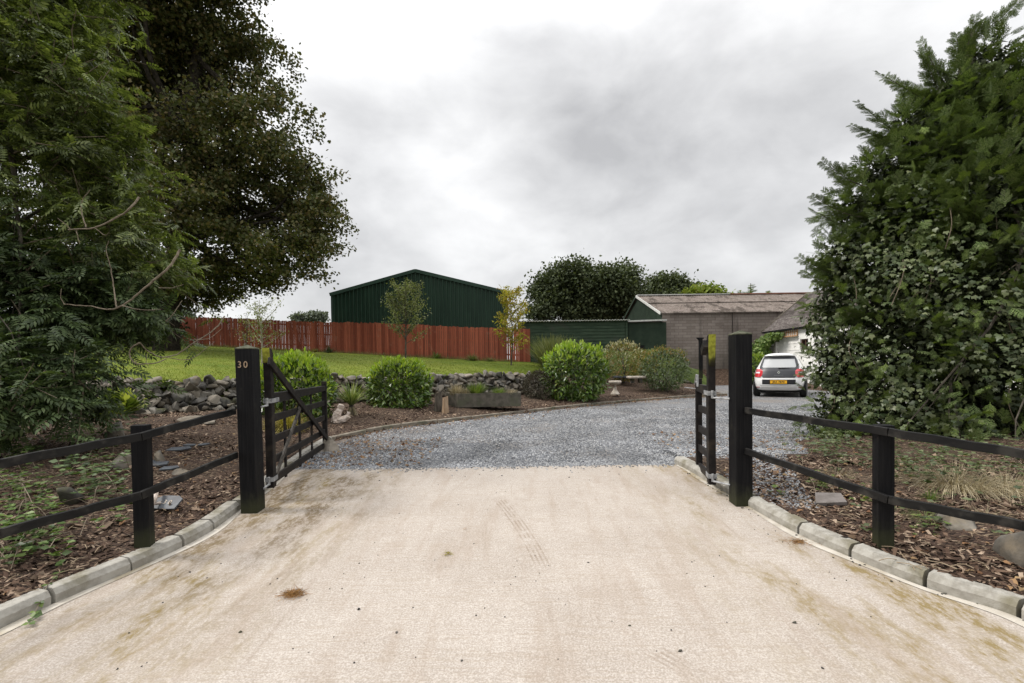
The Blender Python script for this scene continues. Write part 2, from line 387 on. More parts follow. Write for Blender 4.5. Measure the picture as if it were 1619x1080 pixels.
def lawnmat():
    d = Nd('lawn_grass'); n1 = d.noise(.35, 5); n2 = d.noise(3, 5, d.map((1,2,1))); n3 = d.noise(60, 4, d.map((1,1,1)))
    col = d.mix(d.rng(n1, .35, .65), (.10,.155,.020), (.185,.22,.034))
    col = d.mix(d.rng(n2, .45, .7, 0, .6), col, (.26,.24,.06))
    col = d.mix(d.rng(n3, .3, .7), d.mix(.5, col, (.05,.08,.012)), col)
    d.base(col); d.surf(.9, .1); d.bump(n3, .8, .02)
    return d.m
M['lawn'] = lawnmat()
M['field'] = mat('field', (.06,.085,.02), (.10,.12,.035), .2, .95, .1, .2)
def redwood():
    d = Nd('red_fence_stain'); X = d.sep()
    bid = d.math('FLOOR', d.math('MULTIPLY', X[0], 1/.1035))
    wn_ = d.n('ShaderNodeTexWhiteNoise', noise_dimensions='1D'); d.l(bid, wn_.inputs['W'])
    col = d.mix(wn_.outputs['Value'], (.19,.045,.026), (.40,.115,.066))
    g = d.noise(9, 6, d.map((6,6,.35)), .6)
    col = d.mix(d.rng(g, .45, .75, 0, .6), col, (.13,.032,.02))
    col = d.mix(d.rng(d.noise(3,5,d.map((1,1,1),(5,5,5))), .58, .75, 0, .5), col, (.33,.15,.10))
    d.base(col); d.surf(.75, .25); d.bump(g, .3, .003)
    return d.m
M['red_wood'] = redwood()
def barngreen(name, c1, c2):
    d = Nd(name); n = d.noise(1.2, 5, d.map((1,1,.25))); 
    col = d.mix(d.rng(n, .35, .7), c1, c2); col = d.mix(d.rng(d.noise(14,4,d.map((1,1,.1))), .5,.8,0,.3), col, tuple(a*1.7 for a in c2))
    d.base(col); d.surf(.55, .35); return d.m
M['barn'] = barngreen('green_steel', (.010,.034,.019), (.017,.047,.027))
M['barn_trim'] = barngreen('green_trim', (.014,.038,.024), (.02,.052,.033))
M['shed'] = mat('green_boards', (.024,.042,.026), (.045,.068,.043), 3, .8, .2, .5, .004, stretch=(.4,.4,3), c3=(.05,.06,.045), s3=1.2)
M['shed_dark'] = mat('dark_green_sheet', (.017,.030,.019), (.028,.044,.028), 2, .7, .2, .2)
def blockwall():
    d = Nd('concrete_blockwork'); 
    v = d.comb(d.sep()[0], d.sep()[2], 0.0)
    b = d.n('ShaderNodeTexBrick'); d.l(v, b.inputs['Vector']); b.offset = .5
    b.inputs['Scale'].default_value = 1; b.inputs['Brick Width'].default_value = .46; b.inputs['Row Height'].default_value = .16
    b.inputs['Mortar Size'].default_value = .014; b.inputs['Mortar Smooth'].default_value = .6; b.inputs['Bias'].default_value = 0
    b.inputs['Color1'].default_value = (.205,.172,.15,1); b.inputs['Color2'].default_value = (.285,.246,.218,1); b.inputs['Mortar'].default_value = (.135,.113,.10,1)
    col = d.mix(d.rng(d.noise(.9,6,d.map((1,1,.6))), .4, .7, 0, .4), b.outputs['Color'], (.115,.09,.08))
    col = d.mix(d.rng(d.noise(12,5), .45, .75, 0, .35), col, (.30,.26,.23))
    col = d.mix(d.rng(d.sep()[2], 2.2, 1.2, 0, .4), col, (.08,.075,.055))
    col = d.mix(d.rng(d.noise(.8,4,d.map((3,1,.25),(4,0,0))), .55, .72, 0, .6), col, (.07,.06,.055))
    d.base(col); d.surf(.95, .1); d.bump(b.outputs['Fac'], -.6, .01); return d.m
M['block'] = blockwall()
def oldroof(name, cols):
    d = Nd(name); col = d.mix(d.rng(d.noise(1.2,6,d.map((.6,1,1))), .35, .65), cols[0], cols[1])
    col = d.mix(d.rng(d.noise(9,6,None,.7), .48, .62), col, cols[2])
    col = d.mix(d.rng(d.noise(3.5,6,d.map((.45,.16,.3),(3,3,1),rot=(0,0,.7)),.75), .50, .60, 0, .85), col, cols[3])
    d.base(col); d.surf(.95, .1); d.bump(d.noise(20,5), .3, .006); return d.m
M['asbestos'] = oldroof('weathered_fibre_cement', [(.115,.094,.082),(.165,.138,.122),(.225,.195,.172),(.045,.037,.031)])
M['oldslate'] = oldroof('mossy_slate', [(.075,.062,.06),(.11,.093,.088),(.19,.175,.16),(.05,.042,.038)])
M['pale_metal'] = mat('pale_metal', (.42,.42,.40), (.58,.58,.55), 8, .6, .4, .2)
# ================================================================= curves of the drive
def catmull(pts, step):
    pts = [np.array(p, float) for p in pts]; pts = [2*pts[0]-pts[1]]+pts+[2*pts[-1]-pts[-2]]; o = []
    for i in range(1, len(pts)-2):
        for t in np.linspace(0, 1, 24, endpoint=False):
            a, b, c, d = pts[i-1:i+3]
            o.append(.5*((2*b)+(-a+c)*t+(2*a-5*b+4*c-d)*t*t+(-a+3*b-3*c+d)*t**3))
    o.append(pts[-2]); o = np.array(o)
    s = np.concatenate([[0], np.cumsum(np.linalg.norm(np.diff(o, axis=0), axis=1))])
    n = max(2, int(round(s[-1]/step))+1); q = np.linspace(0, s[-1], n)
    return np.stack([np.interp(q, s, o[:,k]) for k in range(o.shape[1])], 1)
LK = [G(u, v)[:2] for u, v in ((-190,1082),(0,995),(85,955),(208,903),(290,865),(338,838),(378,808),(415,781),(448,750),(470,735),(492,718),(525,697))]
RK = [G(u, v)[:2] for u, v in ((1830,1092),(1614,979),(1459,928),(1345,882),(1262,845),(1186,803),(1137,773),(1098,750),(1066,733))]
ED = [G(u, v)[:2] for u, v in ((525,697),(590,683),(640,675),(700,668),(800,656),(900,645),(1000,635),(1095,628),(1150,625))]
LKc, RKc, EDc = catmull(LK, .05), catmull(RK, .05), catmull(ED, .05)
def byY(c):
    i = np.argsort(c[:,1]); return lambda y: np.interp(y, c[i,1], c[i,0])
xlK, xrK, xE = byY(LKc), byY(RKc), byY(EDc)
YL = LKc[:,1].max(); YE = G(800,737)[1]; YR = RKc[:,1].max()
def xl(y): return np.where(np.asarray(y) < YL, xlK(y), xE(y))
def xR2(y): return np.minimum(13.0, np.maximum(2.2+(np.asarray(y)-YR)*1.6, .60*np.asarray(y)+.12*np.sin(np.asarray(y)*2.1)))
def inside(x, y):
    x = np.asarray(x); y = np.asarray(y)
    return (x > xl(y)) & (x < np.where(y < YR, xrK(y), xR2(y))) & (y < 27)
# lawn wall line (front, at top of the wall) and red fence line, both with heights
WALL = catmull([(-10.5,8.9,1.16),(-9.2,9.6,1.14),(-7.3,11,1.12),(-5.2,12.6,1.10),(-3.5,14,1.10),(-2,15.2,1.10),(-.6,15.9,1.09),(.7,17,1.02),(1.6,18.6,1.0)], .1)
FENCE_PX = [(230,542,30.3),(285,545,29.3),(410,552,28.2),(540,558,27.2),(660,564.5,26),(780,570.5,25),(818,572,25.0)]
FP = [P(*p) for p in FENCE_PX]
FEN = catmull([P(150,538,31.5)]+FP, .1)
FEN2 = catmull([P(818,572,25.0), P(858,573,27.0)], .1)

# ================================================================= terrain by thin plate spline
cp = []
for c in LKc[::14]: cp.append((c[0]-.12, c[1], float(B(c[1]))+.085)); cp.append((c[0]-.9, c[1]+.3, float(B(c[1]))+.14))
for c in RKc[::14]: cp.append((c[0]+.12, c[1], float(B(c[1]))+.085)); cp.append((c[0]+1.2, c[1]+.3, float(B(c[1]))+.13))
for c in EDc[::20]: cp.append((c[0]-.05, c[1]+.05, float(B(c[1]))+.06)); cp.append((c[0]-.5, c[1]+.6, float(B(c[1]))+.16))
for c in WALL[::14]: cp.append((c[0], c[1]-.25, c[2]-.62)); cp.append((c[0]-.7, c[1]+1.0, c[2]-.55))
cp += [(-5.5,4,.25),(-5,7,.36),(-5.5,9.5,.47),(-9,7,.5),(-9,4,.4),(-8,1,.2),(4.5,6,.16),(6,8,.2),(8,5,.2),(6,3,.05),(4.6,7.5,.13),(3.4,6.9,.12),(6,9.2,.14),(7.4,11.5,.15),(9.5,14,.16),
       (13,20,.25),(10,20,.15),(8,20,.35),(8.4,26.5,1.2),(12,26.5,1.15),(5,21,.75),(3,22,1.0),(4,25.5,1.35),(0,22,.9),(-12,20,1.0),(-12,28,1.6),(0,30,1.3),(-40,12,1.8),(-40,40,2.6),(0,50,1.5),(40,50,1.5),(40,10,.4),(0,-8,-.5),(-20,-8,0),(20,-8,-.2),(-40,-8,.6),(40,-8,0),(20,10,.2),(20,22,.5)]
cp = np.array(cp)
def U(r2): return np.where(r2 > 1e-9, .5*r2*np.log(np.maximum(r2, 1e-9)), 0)
n_ = len(cp); K = U(((cp[:,None,:2]-cp[None,:,:2])**2).sum(-1)) + np.eye(n_)*.02
Q = np.hstack([np.ones((n_,1)), cp[:,:2]])
A = np.block([[K, Q],[Q.T, np.zeros((3,3))]]); W = np.linalg.solve(A, np.concatenate([cp[:,2], np.zeros(3)]))
def H(x, y):
    x = np.atleast_1d(np.asarray(x, float)); y = np.atleast_1d(np.asarray(y, float)); o = np.zeros(x.shape)
    xf, yf = x.ravel(), y.ravel(); r = np.zeros(len(xf))
    for i in range(0, len(xf), 20000):
        d2 = (xf[i:i+20000,None]-cp[None,:,0])**2 + (yf[i:i+20000,None]-cp[None,:,1])**2
        r[i:i+20000] = U(d2)@W[:n_] + W[n_] + W[n_+1]*xf[i:i+20000] + W[n_+2]*yf[i:i+20000]
    return np.clip(r, -.6, 2.8).reshape(x.shape)
def H1(x, y): return float(H(x, y)[0])
def grid_faces(nr, nc):
    i = np.arange(nr-1)[:,None]*nc + np.arange(nc-1)[None]
    return np.stack([i, i+1, i+nc+1, i+nc], -1).reshape(-1,4)
gx = np.concatenate([np.linspace(-60,-14,16)[:-1], np.linspace(-14,-3.7,86)[:-1], np.linspace(-3.7,-2.0,40)[:-1], np.linspace(-2.0,1.8,20)[:-1], np.linspace(1.8,3.6,42)[:-1], np.linspace(3.6,14,87), np.linspace(14,60,16)[1:]])
gy = np.concatenate([np.linspace(-8,1,16)[:-1], np.linspace(1,8,140)[:-1], np.linspace(8,22,118), np.linspace(22,90,40)[1:]])
XX, YY = np.meshgrid(gx, gy); ZZ = H(XX, YY)
ins = inside(XX, YY)
ZZ = ZZ + .02*np.sin(XX*3.1+YY*1.7)*np.sin(YY*2.3-XX)*(~ins)
nearK = (YY < YL+.1)&(((XX < xlK(YY)+.05)&(XX > xlK(YY)-.09))) | (YY < YR+.1)&((XX > xrK(YY)-.05)&(XX < xrK(YY)+.09))
ZZ = np.where(nearK, np.minimum(ZZ, B(YY)-.04), ZZ)
ZZ = np.where(ins, B(YY)-.10, ZZ)
tag(npmesh('ground', np.stack([XX,YY,ZZ], -1), grid_faces(*XX.shape), M['mulch'], smooth=True), kind='structure')
fx = np.linspace(-3000, 3000, 9); fX, fY = np.meshgrid(fx, fx)
tag(npmesh('field', np.stack([fX,fY,fX*0-.9], -1), grid_faces(9,9), M['field']), kind='structure')
# drive: concrete apron
ys = np.linspace(-3.5, YE, 60); nc = 40; V = []
for y in ys:
    a, b = float(xlK(y)), float(xrK(y))
    if y < 2.3: a -= (2.3-y)*1.2; b += (2.3-y)*1.2
    for t in np.linspace(0, 1, nc):
        x = a+(b-a)*t; yy = y - (.012*x if y > YE-.01 else 0)
        V.append((x, yy, float(B(yy))))
tag(npmesh('driveway', V, grid_faces(60, nc), M['concrete'], smooth=True), kind='structure')
# front edge of the slab and the paler mortar strips beside the kerbs
def strip(c, side, w, name):
    V = []
    for i, p in enumerate(c):
        t = c[min(i+1,len(c)-1)]-c[max(i-1,0)]; t = t/np.linalg.norm(t); nrm = np.array((-t[1], t[0]))*side
        ww = w*(1+.35*math.sin(i*.21)+.25*math.sin(i*.057+1))
        for k in (0, ww):
            q = p+nrm*k; V.append((q[0], q[1], float(B(q[1]))+.004))
    return tag(npmesh(name, V, grid_faces(len(c), 2), M['strip']), kind='structure')
iL = LKc[LKc[:,1] < YE]; iR = RKc[RKc[:,1] < YE-.05]
strip(iL, -1, .055, 'mortar_strip'); strip(iR, 1, .055, 'mortar_strip')
# gravel court
ys = np.linspace(YE-.05, 27, 90); V = []
for y in ys:
    a = float(xl(y))-.02 if y < 18 else float(xE(18)); b = float(xR2(y))+.1 if y > YR else float(xrK(y))+.05
    for t in np.linspace(0, 1, 70):
        x = a+(b-a)*t; V.append((x, y, float(B(y))-.008 + .006*math.sin(x*5+y*3)*math.sin(y*4)))
tag(npmesh('gravel_court', V, grid_faces(90, 70), M['gravel'], smooth=True), kind='structure')
# lawn
nS, nT = 90, 40; V = []
wq = WALL; fq = np.concatenate([FEN, FEN2[1:]])
for i in range(nS):
    a = wq[int(i/(nS-1)*(len(wq)-1))]; b = fq[int(i/(nS-1)*(len(fq)-1))]
    a2 = a + np.array((0,.12,0)); b2 = b + (b-a)/np.linalg.norm(b-a)*1.6
    V.append((a2[0], a2[1], a2[2]-.5))
    for j in range(nT):
        t = j/(nT-1); p = a2+(b2-a2)*t; V.append((p[0], p[1], p[2]+.03*math.sin(p[0]*.8)*math.sin(p[1]*.6)*math.sin(math.pi*t)))
LAWN = np.array(V).reshape(nS, nT+1, 3)
tag(npmesh('lawn', V, grid_faces(nS, nT+1)[:, ::-1], M['lawn'], smooth=True), kind='structure')
def lawn_pt(s, t):
    i = min(int(s*(nS-1)), nS-1); j = 1+min(int(t*(nT-1)), nT-1); return LAWN[i, j]
def lawn_at(x, y):
    d = (LAWN[:,1:,0]-x)**2+(LAWN[:,1:,1]-y)**2; k = d.argmin(); return float(LAWN[:,1:,2].ravel()[k])

# ================================================================= kerbs
def kerb_piece(pts, w, h, side, top=.6, drop=.03, seed=0):
    """bevelled kerb stone swept along pts (N,2); side +1 = body lies to the left of travel"""
    b = MB(); prof = [(0,-drop),(0,h*top),(w*.22,h*.97),(w*.3,h),(w*.95,h),(w,h*.95),(w,-drop)]; n = len(prof)
    for i, p in enumerate(pts):
        t = pts[min(i+1,len(pts)-1)]-pts[max(i-1,0)]; t = t/np.linalg.norm(t); nr = np.array((-t[1], t[0]))*side
        for (a, z) in prof:
            q = p+nr*a; b.V.append((q[0], q[1], float(B(p[1]))+z+.0015*math.sin(i*2.1+seed+a*40)))
    for i in range(len(pts)-1):
        for k in range(n-1):
            f = (i*n+k, i*n+k+1, (i+1)*n+k+1, (i+1)*n+k); b.F.append(f if side < 0 else f[::-1])
    e1 = tuple(range(n)); e2 = tuple((len(pts)-1)*n+k for k in range(n))
    b.F.append(e1[::-1] if side < 0 else e1); b.F.append(e2 if side < 0 else e2[::-1])
    return b
def cutrange(c, y0, y1):
    return c[(c[:,1] >= y0)&(c[:,1] <= y1)]
def joints(px): return [G(u, v)[1] for u, v in px]
lj = joints([(-190,1082),(83,956),(207,903),(290,865),(338,838),(380,806)]); 
rj = joints([(1830,1092),(1612,978),(1459,928),(1345,882),(1262,845),(1180,800)])
llab = ['pale concrete kerb block cut by the left edge of the picture under the bramble sprig',
        'pale concrete kerb block right of the bramble sprig, nearest whole block on the left',
        'pale concrete kerb block at the foot of the left post-and-rail post',
        'short kerb block between the left fence post and the slate plaque',
        'small kerb block touching the foot of the gate post numbered 30']
rlab = ['pale clean kerb block cut by the right edge of the picture',
        'long kerb block right below the half-buried mossy stone by the right fence',
        'kerb block in front of the right-hand black fence post',
        'kerb block between the slate slab and the pile of brown needles',
        'curved kerb block starting at the foot of the right-hand gate post']
def kerbs(c, js, side, labs, grp):
    c = catmull(c[::6], .012)
    for i in range(len(js)-1):
        pts = cutrange(c, js[i]+.005, js[i+1]-.005)
        if len(pts) < 3: continue
        if i == 0 and side > 0 and False: continue
        p0 = pts.mean(0); o = kerb_piece(pts, .125, .095, side, seed=i)
        r = o.build('kerb_block', M['kerb'])
        for v in r.data.vertices: v.co -= Vector((p0[0], p0[1], float(B(p0[1]))))
        r.location = (p0[0], p0[1], float(B(p0[1]))); tag(r, labs[i], 'kerb block', grp)
kerbs(LKc, lj, 1, llab, 'concrete kerb blocks curving round the entrance')
kerbs(RKc, rj, -1, rlab, 'concrete kerb blocks curving round the entrance')
pts = cutrange(LKc, lj[-1]+.01, 99); o = kerb_piece(pts, .11, .085, 1); tag(o.build('kerb', M['kerb']), kind='structure')
pts = cutrange(RKc, rj[-1]+.01, 99); o = kerb_piece(pts, .125, .095, -1); r = o.build('kerb_block', M['kerb'])
p0 = pts.mean(0)
for v in r.data.vertices: v.co -= Vector((p0[0], p0[1], float(B(p0[1]))))
r.location = (p0[0], p0[1], float(B(p0[1])))
tag(r, 'long pale kerb running behind the narrow gate leaf to the edge of the gravel', 'kerb block', 'concrete kerb blocks curving round the entrance')
# thin edging stones round the back bed
V = []; b = MB(); i = 0; k = 0
while i < len(EDc)-4:
    ln = 17+int(RNG.integers(0, 4)); seg = EDc[i:i+ln]
    q = kerb_piece(seg, .07, .075+.01*math.sin(k), 1, top=.85, seed=k); b.add(q.V, q.F); i += ln; k += 1
tag(b.build('garden_edging', M['edging']), kind='structure')

# ================================================================= gate posts
def gatepost(x, y, wd, h, label, lean=0.0, z=None):
    z0 = float(B(y)) if z is None else z
    t = thing('gate_post', label, 'gate post', (x, y, z0), 0, 'square black gate posts')
    b = MB(); c = .006; hw = wd/2; n = 9
    def ring(zz, s=1.0):
        k = hw*s; q = c; return [(-k+q+lean*zz,-k,zz),(k-q+lean*zz,-k,zz),(k+lean*zz,-k+q,zz),(k+lean*zz,k-q,zz),(k-q+lean*zz,k,zz),(-k+q+lean*zz,k,zz),(-k+lean*zz,k-q,zz),(-k+lean*zz,-k+q,zz)]
    V = []; lv = [-.1,.15,.5,1.0,h-.02,h]
    for zz in lv: V += ring(zz)
    Fc = [tuple(reversed(range(8)))]
    for i in range(len(lv)-1):
        for k in range(8): Fc.append((i*8+k, i*8+(k+1)%8, (i+1)*8+(k+1)%8, (i+1)*8+k))
    Fc.append(tuple((len(lv)-1)*8+k for k in range(8)))
    b.add(V, Fc); b.build('post_shaft', M['black_wood'], t, local=True)
    m = MB(); m.add(ring(h+.001, 1.03)+ring(h+.010, 1.03)+[(lean*h, 0, h+.045)], [tuple(reversed(range(8)))]+[(k,(k+1)%8,8+(k+1)%8,8+k) for k in range(8)]+[(8+k,8+(k+1)%8,16) for k in range(8)])
    m.build('post_cap', M['cap_wood'], t, local=True)
    return t
PLx, PRx, PY = -2.555, 2.225, 4.71
zL = CAMZ - (808-586)*4.63/F; zR = CAMZ - (800-575)*4.63/F
hL = CAMZ+(586-552)*4.63/F - float(B(PY)); hR = CAMZ+(575-529)*4.63/F - float(B(PY))
gl = gatepost(PLx, PY, .16, hL, 'square black gate post with brass numerals 30 on its face', -.012)
gr = gatepost(PRx, PY, .162, hR, 'square black gate post on the right, beside the narrow gate leaf, without numerals')
def text_mesh(s, size, depth, name, m, parent, loc, rot, sc=(1,1,1), align='CENTER', bold=0):
    cu = bpy.data.curves.new(name, 'FONT'); cu.body = s; cu.size = size; cu.extrude = depth; cu.align_x = align; cu.align_y = 'CENTER'; cu.offset = bold
    tmp = bpy.data.objects.new(name, cu); C.objects.link(tmp)
    me = bpy.data.meshes.new_from_object(tmp, depsgraph=bpy.context.evaluated_depsgraph_get())
    bpy.data.objects.remove(tmp); me.name = name; me.materials.clear(); me.materials.append(m)
    o = bpy.data.objects.new(name, me); C.objects.link(o); o.parent = parent; o.location = loc; o.rotation_euler = rot; o.scale = sc
    return o
zz = CAMZ+(586-577)*4.63/F - float(B(PY))
for i, ch in enumerate('30'):
    text_mesh(ch, .088, .003, 'numeral', M['brass'], gl, (-.030+i*.058-.012*zz-.004, -.083, zz), (R(90),0,0), (.95,1,1))

# ================================================================= post-and-rail fences
def railfence(posts, tops, bots, label, name='post_and_rail_fence'):
    """posts: list of (x,y,ztop) ; tops/bots: polylines of rail points"""
    t = thing(name, label, 'fence', (posts[0][0], posts[0][1], H1(posts[0][0], posts[0][1])))
    for (x, y, zt) in posts:
        b = MB(); z0 = H1(x, y)-.15; b.box((x, y+.05, (zt+z0)/2), (.108,.085,zt-z0), rz=POSTROT); b.build('fence_post', M['black_wood'], t, bevel=.004)
    for pl in (tops, bots):
        for a, c in zip(pl[:-1], pl[1:]):
            b = MB(); a = Vector(a); c = Vector(c); nseg = 8; 
            pts = [a.lerp(c, k/nseg)+Vector((0,0,.003*math.sin(k*1.7+a.x))) for k in range(nseg+1)]
            b.sweep(pts, .034, .058)
            b.build('rail', M['black_rail'], t, bevel=.003)
    return t
POSTROT = R(12)
lp = P(225,673,3.66); rp_ = P(1405,673,3.49)
railfence([(lp[0]-.055,lp[1]+.01,lp[2]), (-3.45,2.25,.83)],
          [P(371,650,4.62), P(222,690,3.60), P(0,733,2.93), P(-250,775,2.3)],
          [P(374,719,4.62), P(222,783,3.60), P(0,843,2.93), P(-250,905,2.3)],
          'black post-and-rail fence on the left of the drive, running past the slate plaque')
POSTROT = R(-12)
railfence([(rp_[0],rp_[1],rp_[2]), (3.55,2.2,.78)],
          [P(1179,649,4.62), P(1405,683,3.44), P(1619,718,2.95), P(1850,755,2.25)],
          [P(1179,713,4.62), P(1405,790,3.44), P(1619,831,2.95), P(1850,885,2.25)],
          'black post-and-rail fence on the right of the drive, below the ivy-covered conifer')

# ================================================================= gates
def gate(Hx, Hy, Ex, Ey, label, ztop_h, ztop_e, zb_h, zb_e, nslat, side, head, latch=False, braces=True):
    g = float(B(Hy)); t = thing('wooden_gate', label, 'gate', (Hx, Hy, g), 0, 'black wooden gate leaves standing open')
    h = Vector((Hx,Hy,0)); e = Vector((Ex,Ey,0)); d = (e-h); Lg = d.length; d.normalize(); sd_ = Vector((d.y,-d.x,0))  # to the right of travel
    def pt(u, z): # u in metres from hinge
        return h + d*u + Vector((0,0,z))
    def zt(u): return ztop_h+(ztop_e-ztop_h)*u/Lg
    def zb(u): return zb_h+(zb_e-zb_h)*u/Lg
    # hinge stile with a tall curved head
    b = MB(); lv = [(zb_h-.03,.105,0),(ztop_h-.05,.105,0),(ztop_h+.12,.10,0),(ztop_h+.24,.105,-.004),(head-.14,.115,-.012),(head-.06,.115,-.02),(head-.015,.09,-.028),(head,.05,-.035)]
    V = []
    for z, dp, off in lv:
        for sx_, sy_ in ((-1,-1),(1,-1),(1,1),(-1,1)):
            p = pt(off+ (dp if sy_ > 0 else 0)-.02, z)+sd_*sx_*.036; V.append(tuple(p))
    Fc = [(3,2,1,0)]+[(i*4+k, i*4+(k+1)%4, (i+1)*4+(k+1)%4, (i+1)*4+k) for i in range(len(lv)-1) for k in range(4)]+[tuple((len(lv)-1)*4+k for k in range(4))]
    b.add(V, Fc); b.build('hinge_stile', M['gate_wood'], t, bevel=.006)
    # lichen-yellow weathered face on the head, a thin skin 3 mm proud towards the road
    s = MB(); V = []; zl0 = head-.17 if braces else ztop_h+.20
    lv2 = [(zl0,.02),(zl0+.02,.028),(head-.14,.034),(head-.06,.034),(head-.018,.034),(head+.003,.034)]
    offs = [-.004,-.007,-.012,-.02,-.028,-.03]
    for (z, w_), of in zip(lv2, offs):
        for sx_ in (-1,1):
            V.append(tuple(pt(of-.02-.004, z)+sd_*sx_*w_))
    for (z, w_), of in zip(lv2, offs):
        for sx_ in (-1,1): V.append(tuple(pt(of-.02+.004, z)+sd_*sx_*w_))
    n = len(lv2); Fc = []
    for i in range(n-1):
        Fc += [(2*i,2*i+1,2*i+3,2*i+2), (2*n+2*i+2,2*n+2*i+3,2*n+2*i+1,2*n+2*i), (2*i,2*i+2,2*n+2*i+2,2*n+2*i), (2*i+1,2*n+2*i+1,2*n+2*i+3,2*i+3)]
    Fc += [(2*n-2,2*n-1,4*n-1,4*n-2),(0,2*n,2*n+1,1)]
    s.add(V, Fc); s.build('weathered_head', M['lichen'], t)
    b = MB(); b.beam(pt(Lg-.035, zb(Lg)-.03), pt(Lg-.035, zt(Lg)+.07), .07, .075, side=sd_); b.build('end_stile', M['gate_wood'], t, bevel=.004)
    b = MB(); b.beam(pt(.085, ztop_h-.055), pt(Lg-.073, ztop_e-.04), .062, .11, .062, .08); b.build('top_rail', M['gate_wood'], t, bevel=.005)
    for f in (0,.23,.47,.72):
        b = MB(); z1 = zb_h+.035+f*(ztop_h-zb_h-.05); z2 = zb_e+.035+f*(ztop_e-zb_e-.05)
        b.beam(pt(.085, z1), pt(Lg-.073, z2), .03, .078); b.build('rail', M['gate_wood'], t, bevel=.003)
    for k in range(nslat):
        u = Lg*(k+1)/(nslat+1)*.94; b = MB(); o_ = -sd_*.027*side
        b.beam(pt(u, zb(u)-.05)+o_, pt(u, zt(u)-.02)+o_, .02, .055, side=sd_); b.build('upright', M['gate_wood'], t, bevel=.002)
    if braces:
        o_ = sd_*side*.045
        b = MB(); b.beam(pt(-.10, head-.13)+o_, pt(Lg-.08, zb(Lg)+.12)+o_, .03, .085, .03, .075, side=sd_); b.build('long_brace', M['gate_wood'], t, bevel=.006)
        o_ = sd_*side*.028
        b = MB(); b.beam(pt(Lg*.43, ztop_h-.20)+o_, pt(.10, zb_h+.08)+o_, .022, .05, side=sd_); b.build('short_brace', M['trim_grey'], t, bevel=.002)
    else:
        b = MB(); o_ = sd_*side*.055; b.beam(pt(-.015, head-.09)+o_, pt(.16, head-.17)+o_, .05, .085, side=sd_); b.build('long_brace', M['gate_wood'], t, bevel=.004)
    # hinges
    px = PLx+.08 if side > 0 else PRx-.08
    for z, ln in ((ztop_h-.075,.22),(zb_h+.06,.115)):
        b = MB()
        for s_ in (-1,1): b.beam(pt(-.028, z)+sd_*s_*.040, pt(ln, z)+sd_*s_*.040, .006, .045, side=sd_)
        b.beam(pt(-.028, z)-sd_*.042, pt(-.028, z)+sd_*.042, .045, .006, side=Vector((0,0,1)))
        b.tube([pt(-.045, z-.05), pt(-.045, z+.03)], .013, 10)
        b.tube([pt(-.045, z-.045), Vector((px, PY+.05, z-.045))], .010, 8); b.build('hinge', M['galv'], t)
    if latch:
        b = MB(); z = ztop_e; b.tube([pt(Lg-.02, z+.0)-sd_*.04, pt(Lg-.14, z+.115)-sd_*.04, pt(Lg-.26, z+.115)-sd_*.04], .009, 6)
        b.tube([pt(Lg-.20, z+.115)-sd_*.04, pt(Lg-.20, z-.02)-sd_*.04], .011, 6); b.tube([pt(Lg-.26, z+.115)-sd_*.04, pt(Lg-.26, z-.02)-sd_*.04], .009, 6)
        b.tube([pt(Lg-.12, z+.03)-sd_*.04, pt(Lg-.26, z+.03)-sd_*.04], .012, 6); b.build('latch', M['galv'], t)
        b = MB(); b.tube([pt(Lg-.05, z-.06)+sd_*.02, pt(Lg-.03, z-.04)-sd_*.16], .006, 6); b.build('latch_bar', M['galv'], t)
    return t
M['trim_grey'] = mat('worn_wood', (.045,.04,.034), (.09,.08,.068), 20, .7, .3, .4, .002)
zlg = lambda v, yh, Y: CAMZ-(v-yh)*Y/F
HL = P(426, 700, 4.97); EL = P(514, 650, 7.75)
gate(HL[0], HL[1], EL[0], EL[1], 'wide black leaf of the entrance gate, swung open in front of the laurel bush', 1.135, 1.115, .19, .14, 3, 1, 1.60)
HR = P(1125.5, 700, 4.97); ER = P(1104, 650, 5.85)
gate(HR[0], HR[1], ER[0], ER[1], 'narrow black leaf of the entrance gate, seen nearly end-on by the right post', 1.15, 1.135, .16, .12, 1, -1, 1.675, latch=True, braces=False)

# ================================================================= red board fence
def redfence():
    t = thing('board_fence', 'red-stained close-board fence across the back of the lawn, in front of the green barn', 'fence', tuple(FEN[0]))
    fc = catmull(np.concatenate([FEN[::20], FEN2[5:]]), .108); b = MB()
    def top(p):  # height of boards
        return 1.72+.03*math.sin(p[0]*.7)
    for i in range(len(fc)-1):
        p = fc[i]; q = fc[i+1]; d = (q-p)[:2]; d = d/np.linalg.norm(d); a = math.atan2(d[1], d[0])
        wv = float(RNG.uniform(.086,.101)); hh = top(p)+float(RNG.normal(0,.02)); lean = float(RNG.normal(0,.006))
        m = Matrix.Rotation(a, 3, 'Z') @ Matrix.Rotation(lean, 3, 'Y')
        b.box((p[0], p[1]+float(RNG.uniform(-.004,.004)), p[2]+hh/2-.02), (wv, .018, hh+.04), M3=m)
    b.build('boards', M['red_wood'], t)
    r = MB()
    for zf in (.35, 1.0, 1.5):
        for i in range(0, len(fc)-18, 17):
            p, q = fc[i], fc[min(i+17, len(fc)-1)]; r.beam((p[0], p[1]+.045, p[2]+zf), (q[0], q[1]+.045, q[2]+zf), .038, .08)
    r.build('rails', M['red_wood'], t)
    r = MB()
    for i in range(0, len(fc), 17): p = fc[i]; r.box((p[0], p[1]+.115, p[2]+.8), (.09,.09,1.75))
    r.build('posts', M['red_wood'], t)
redfence()

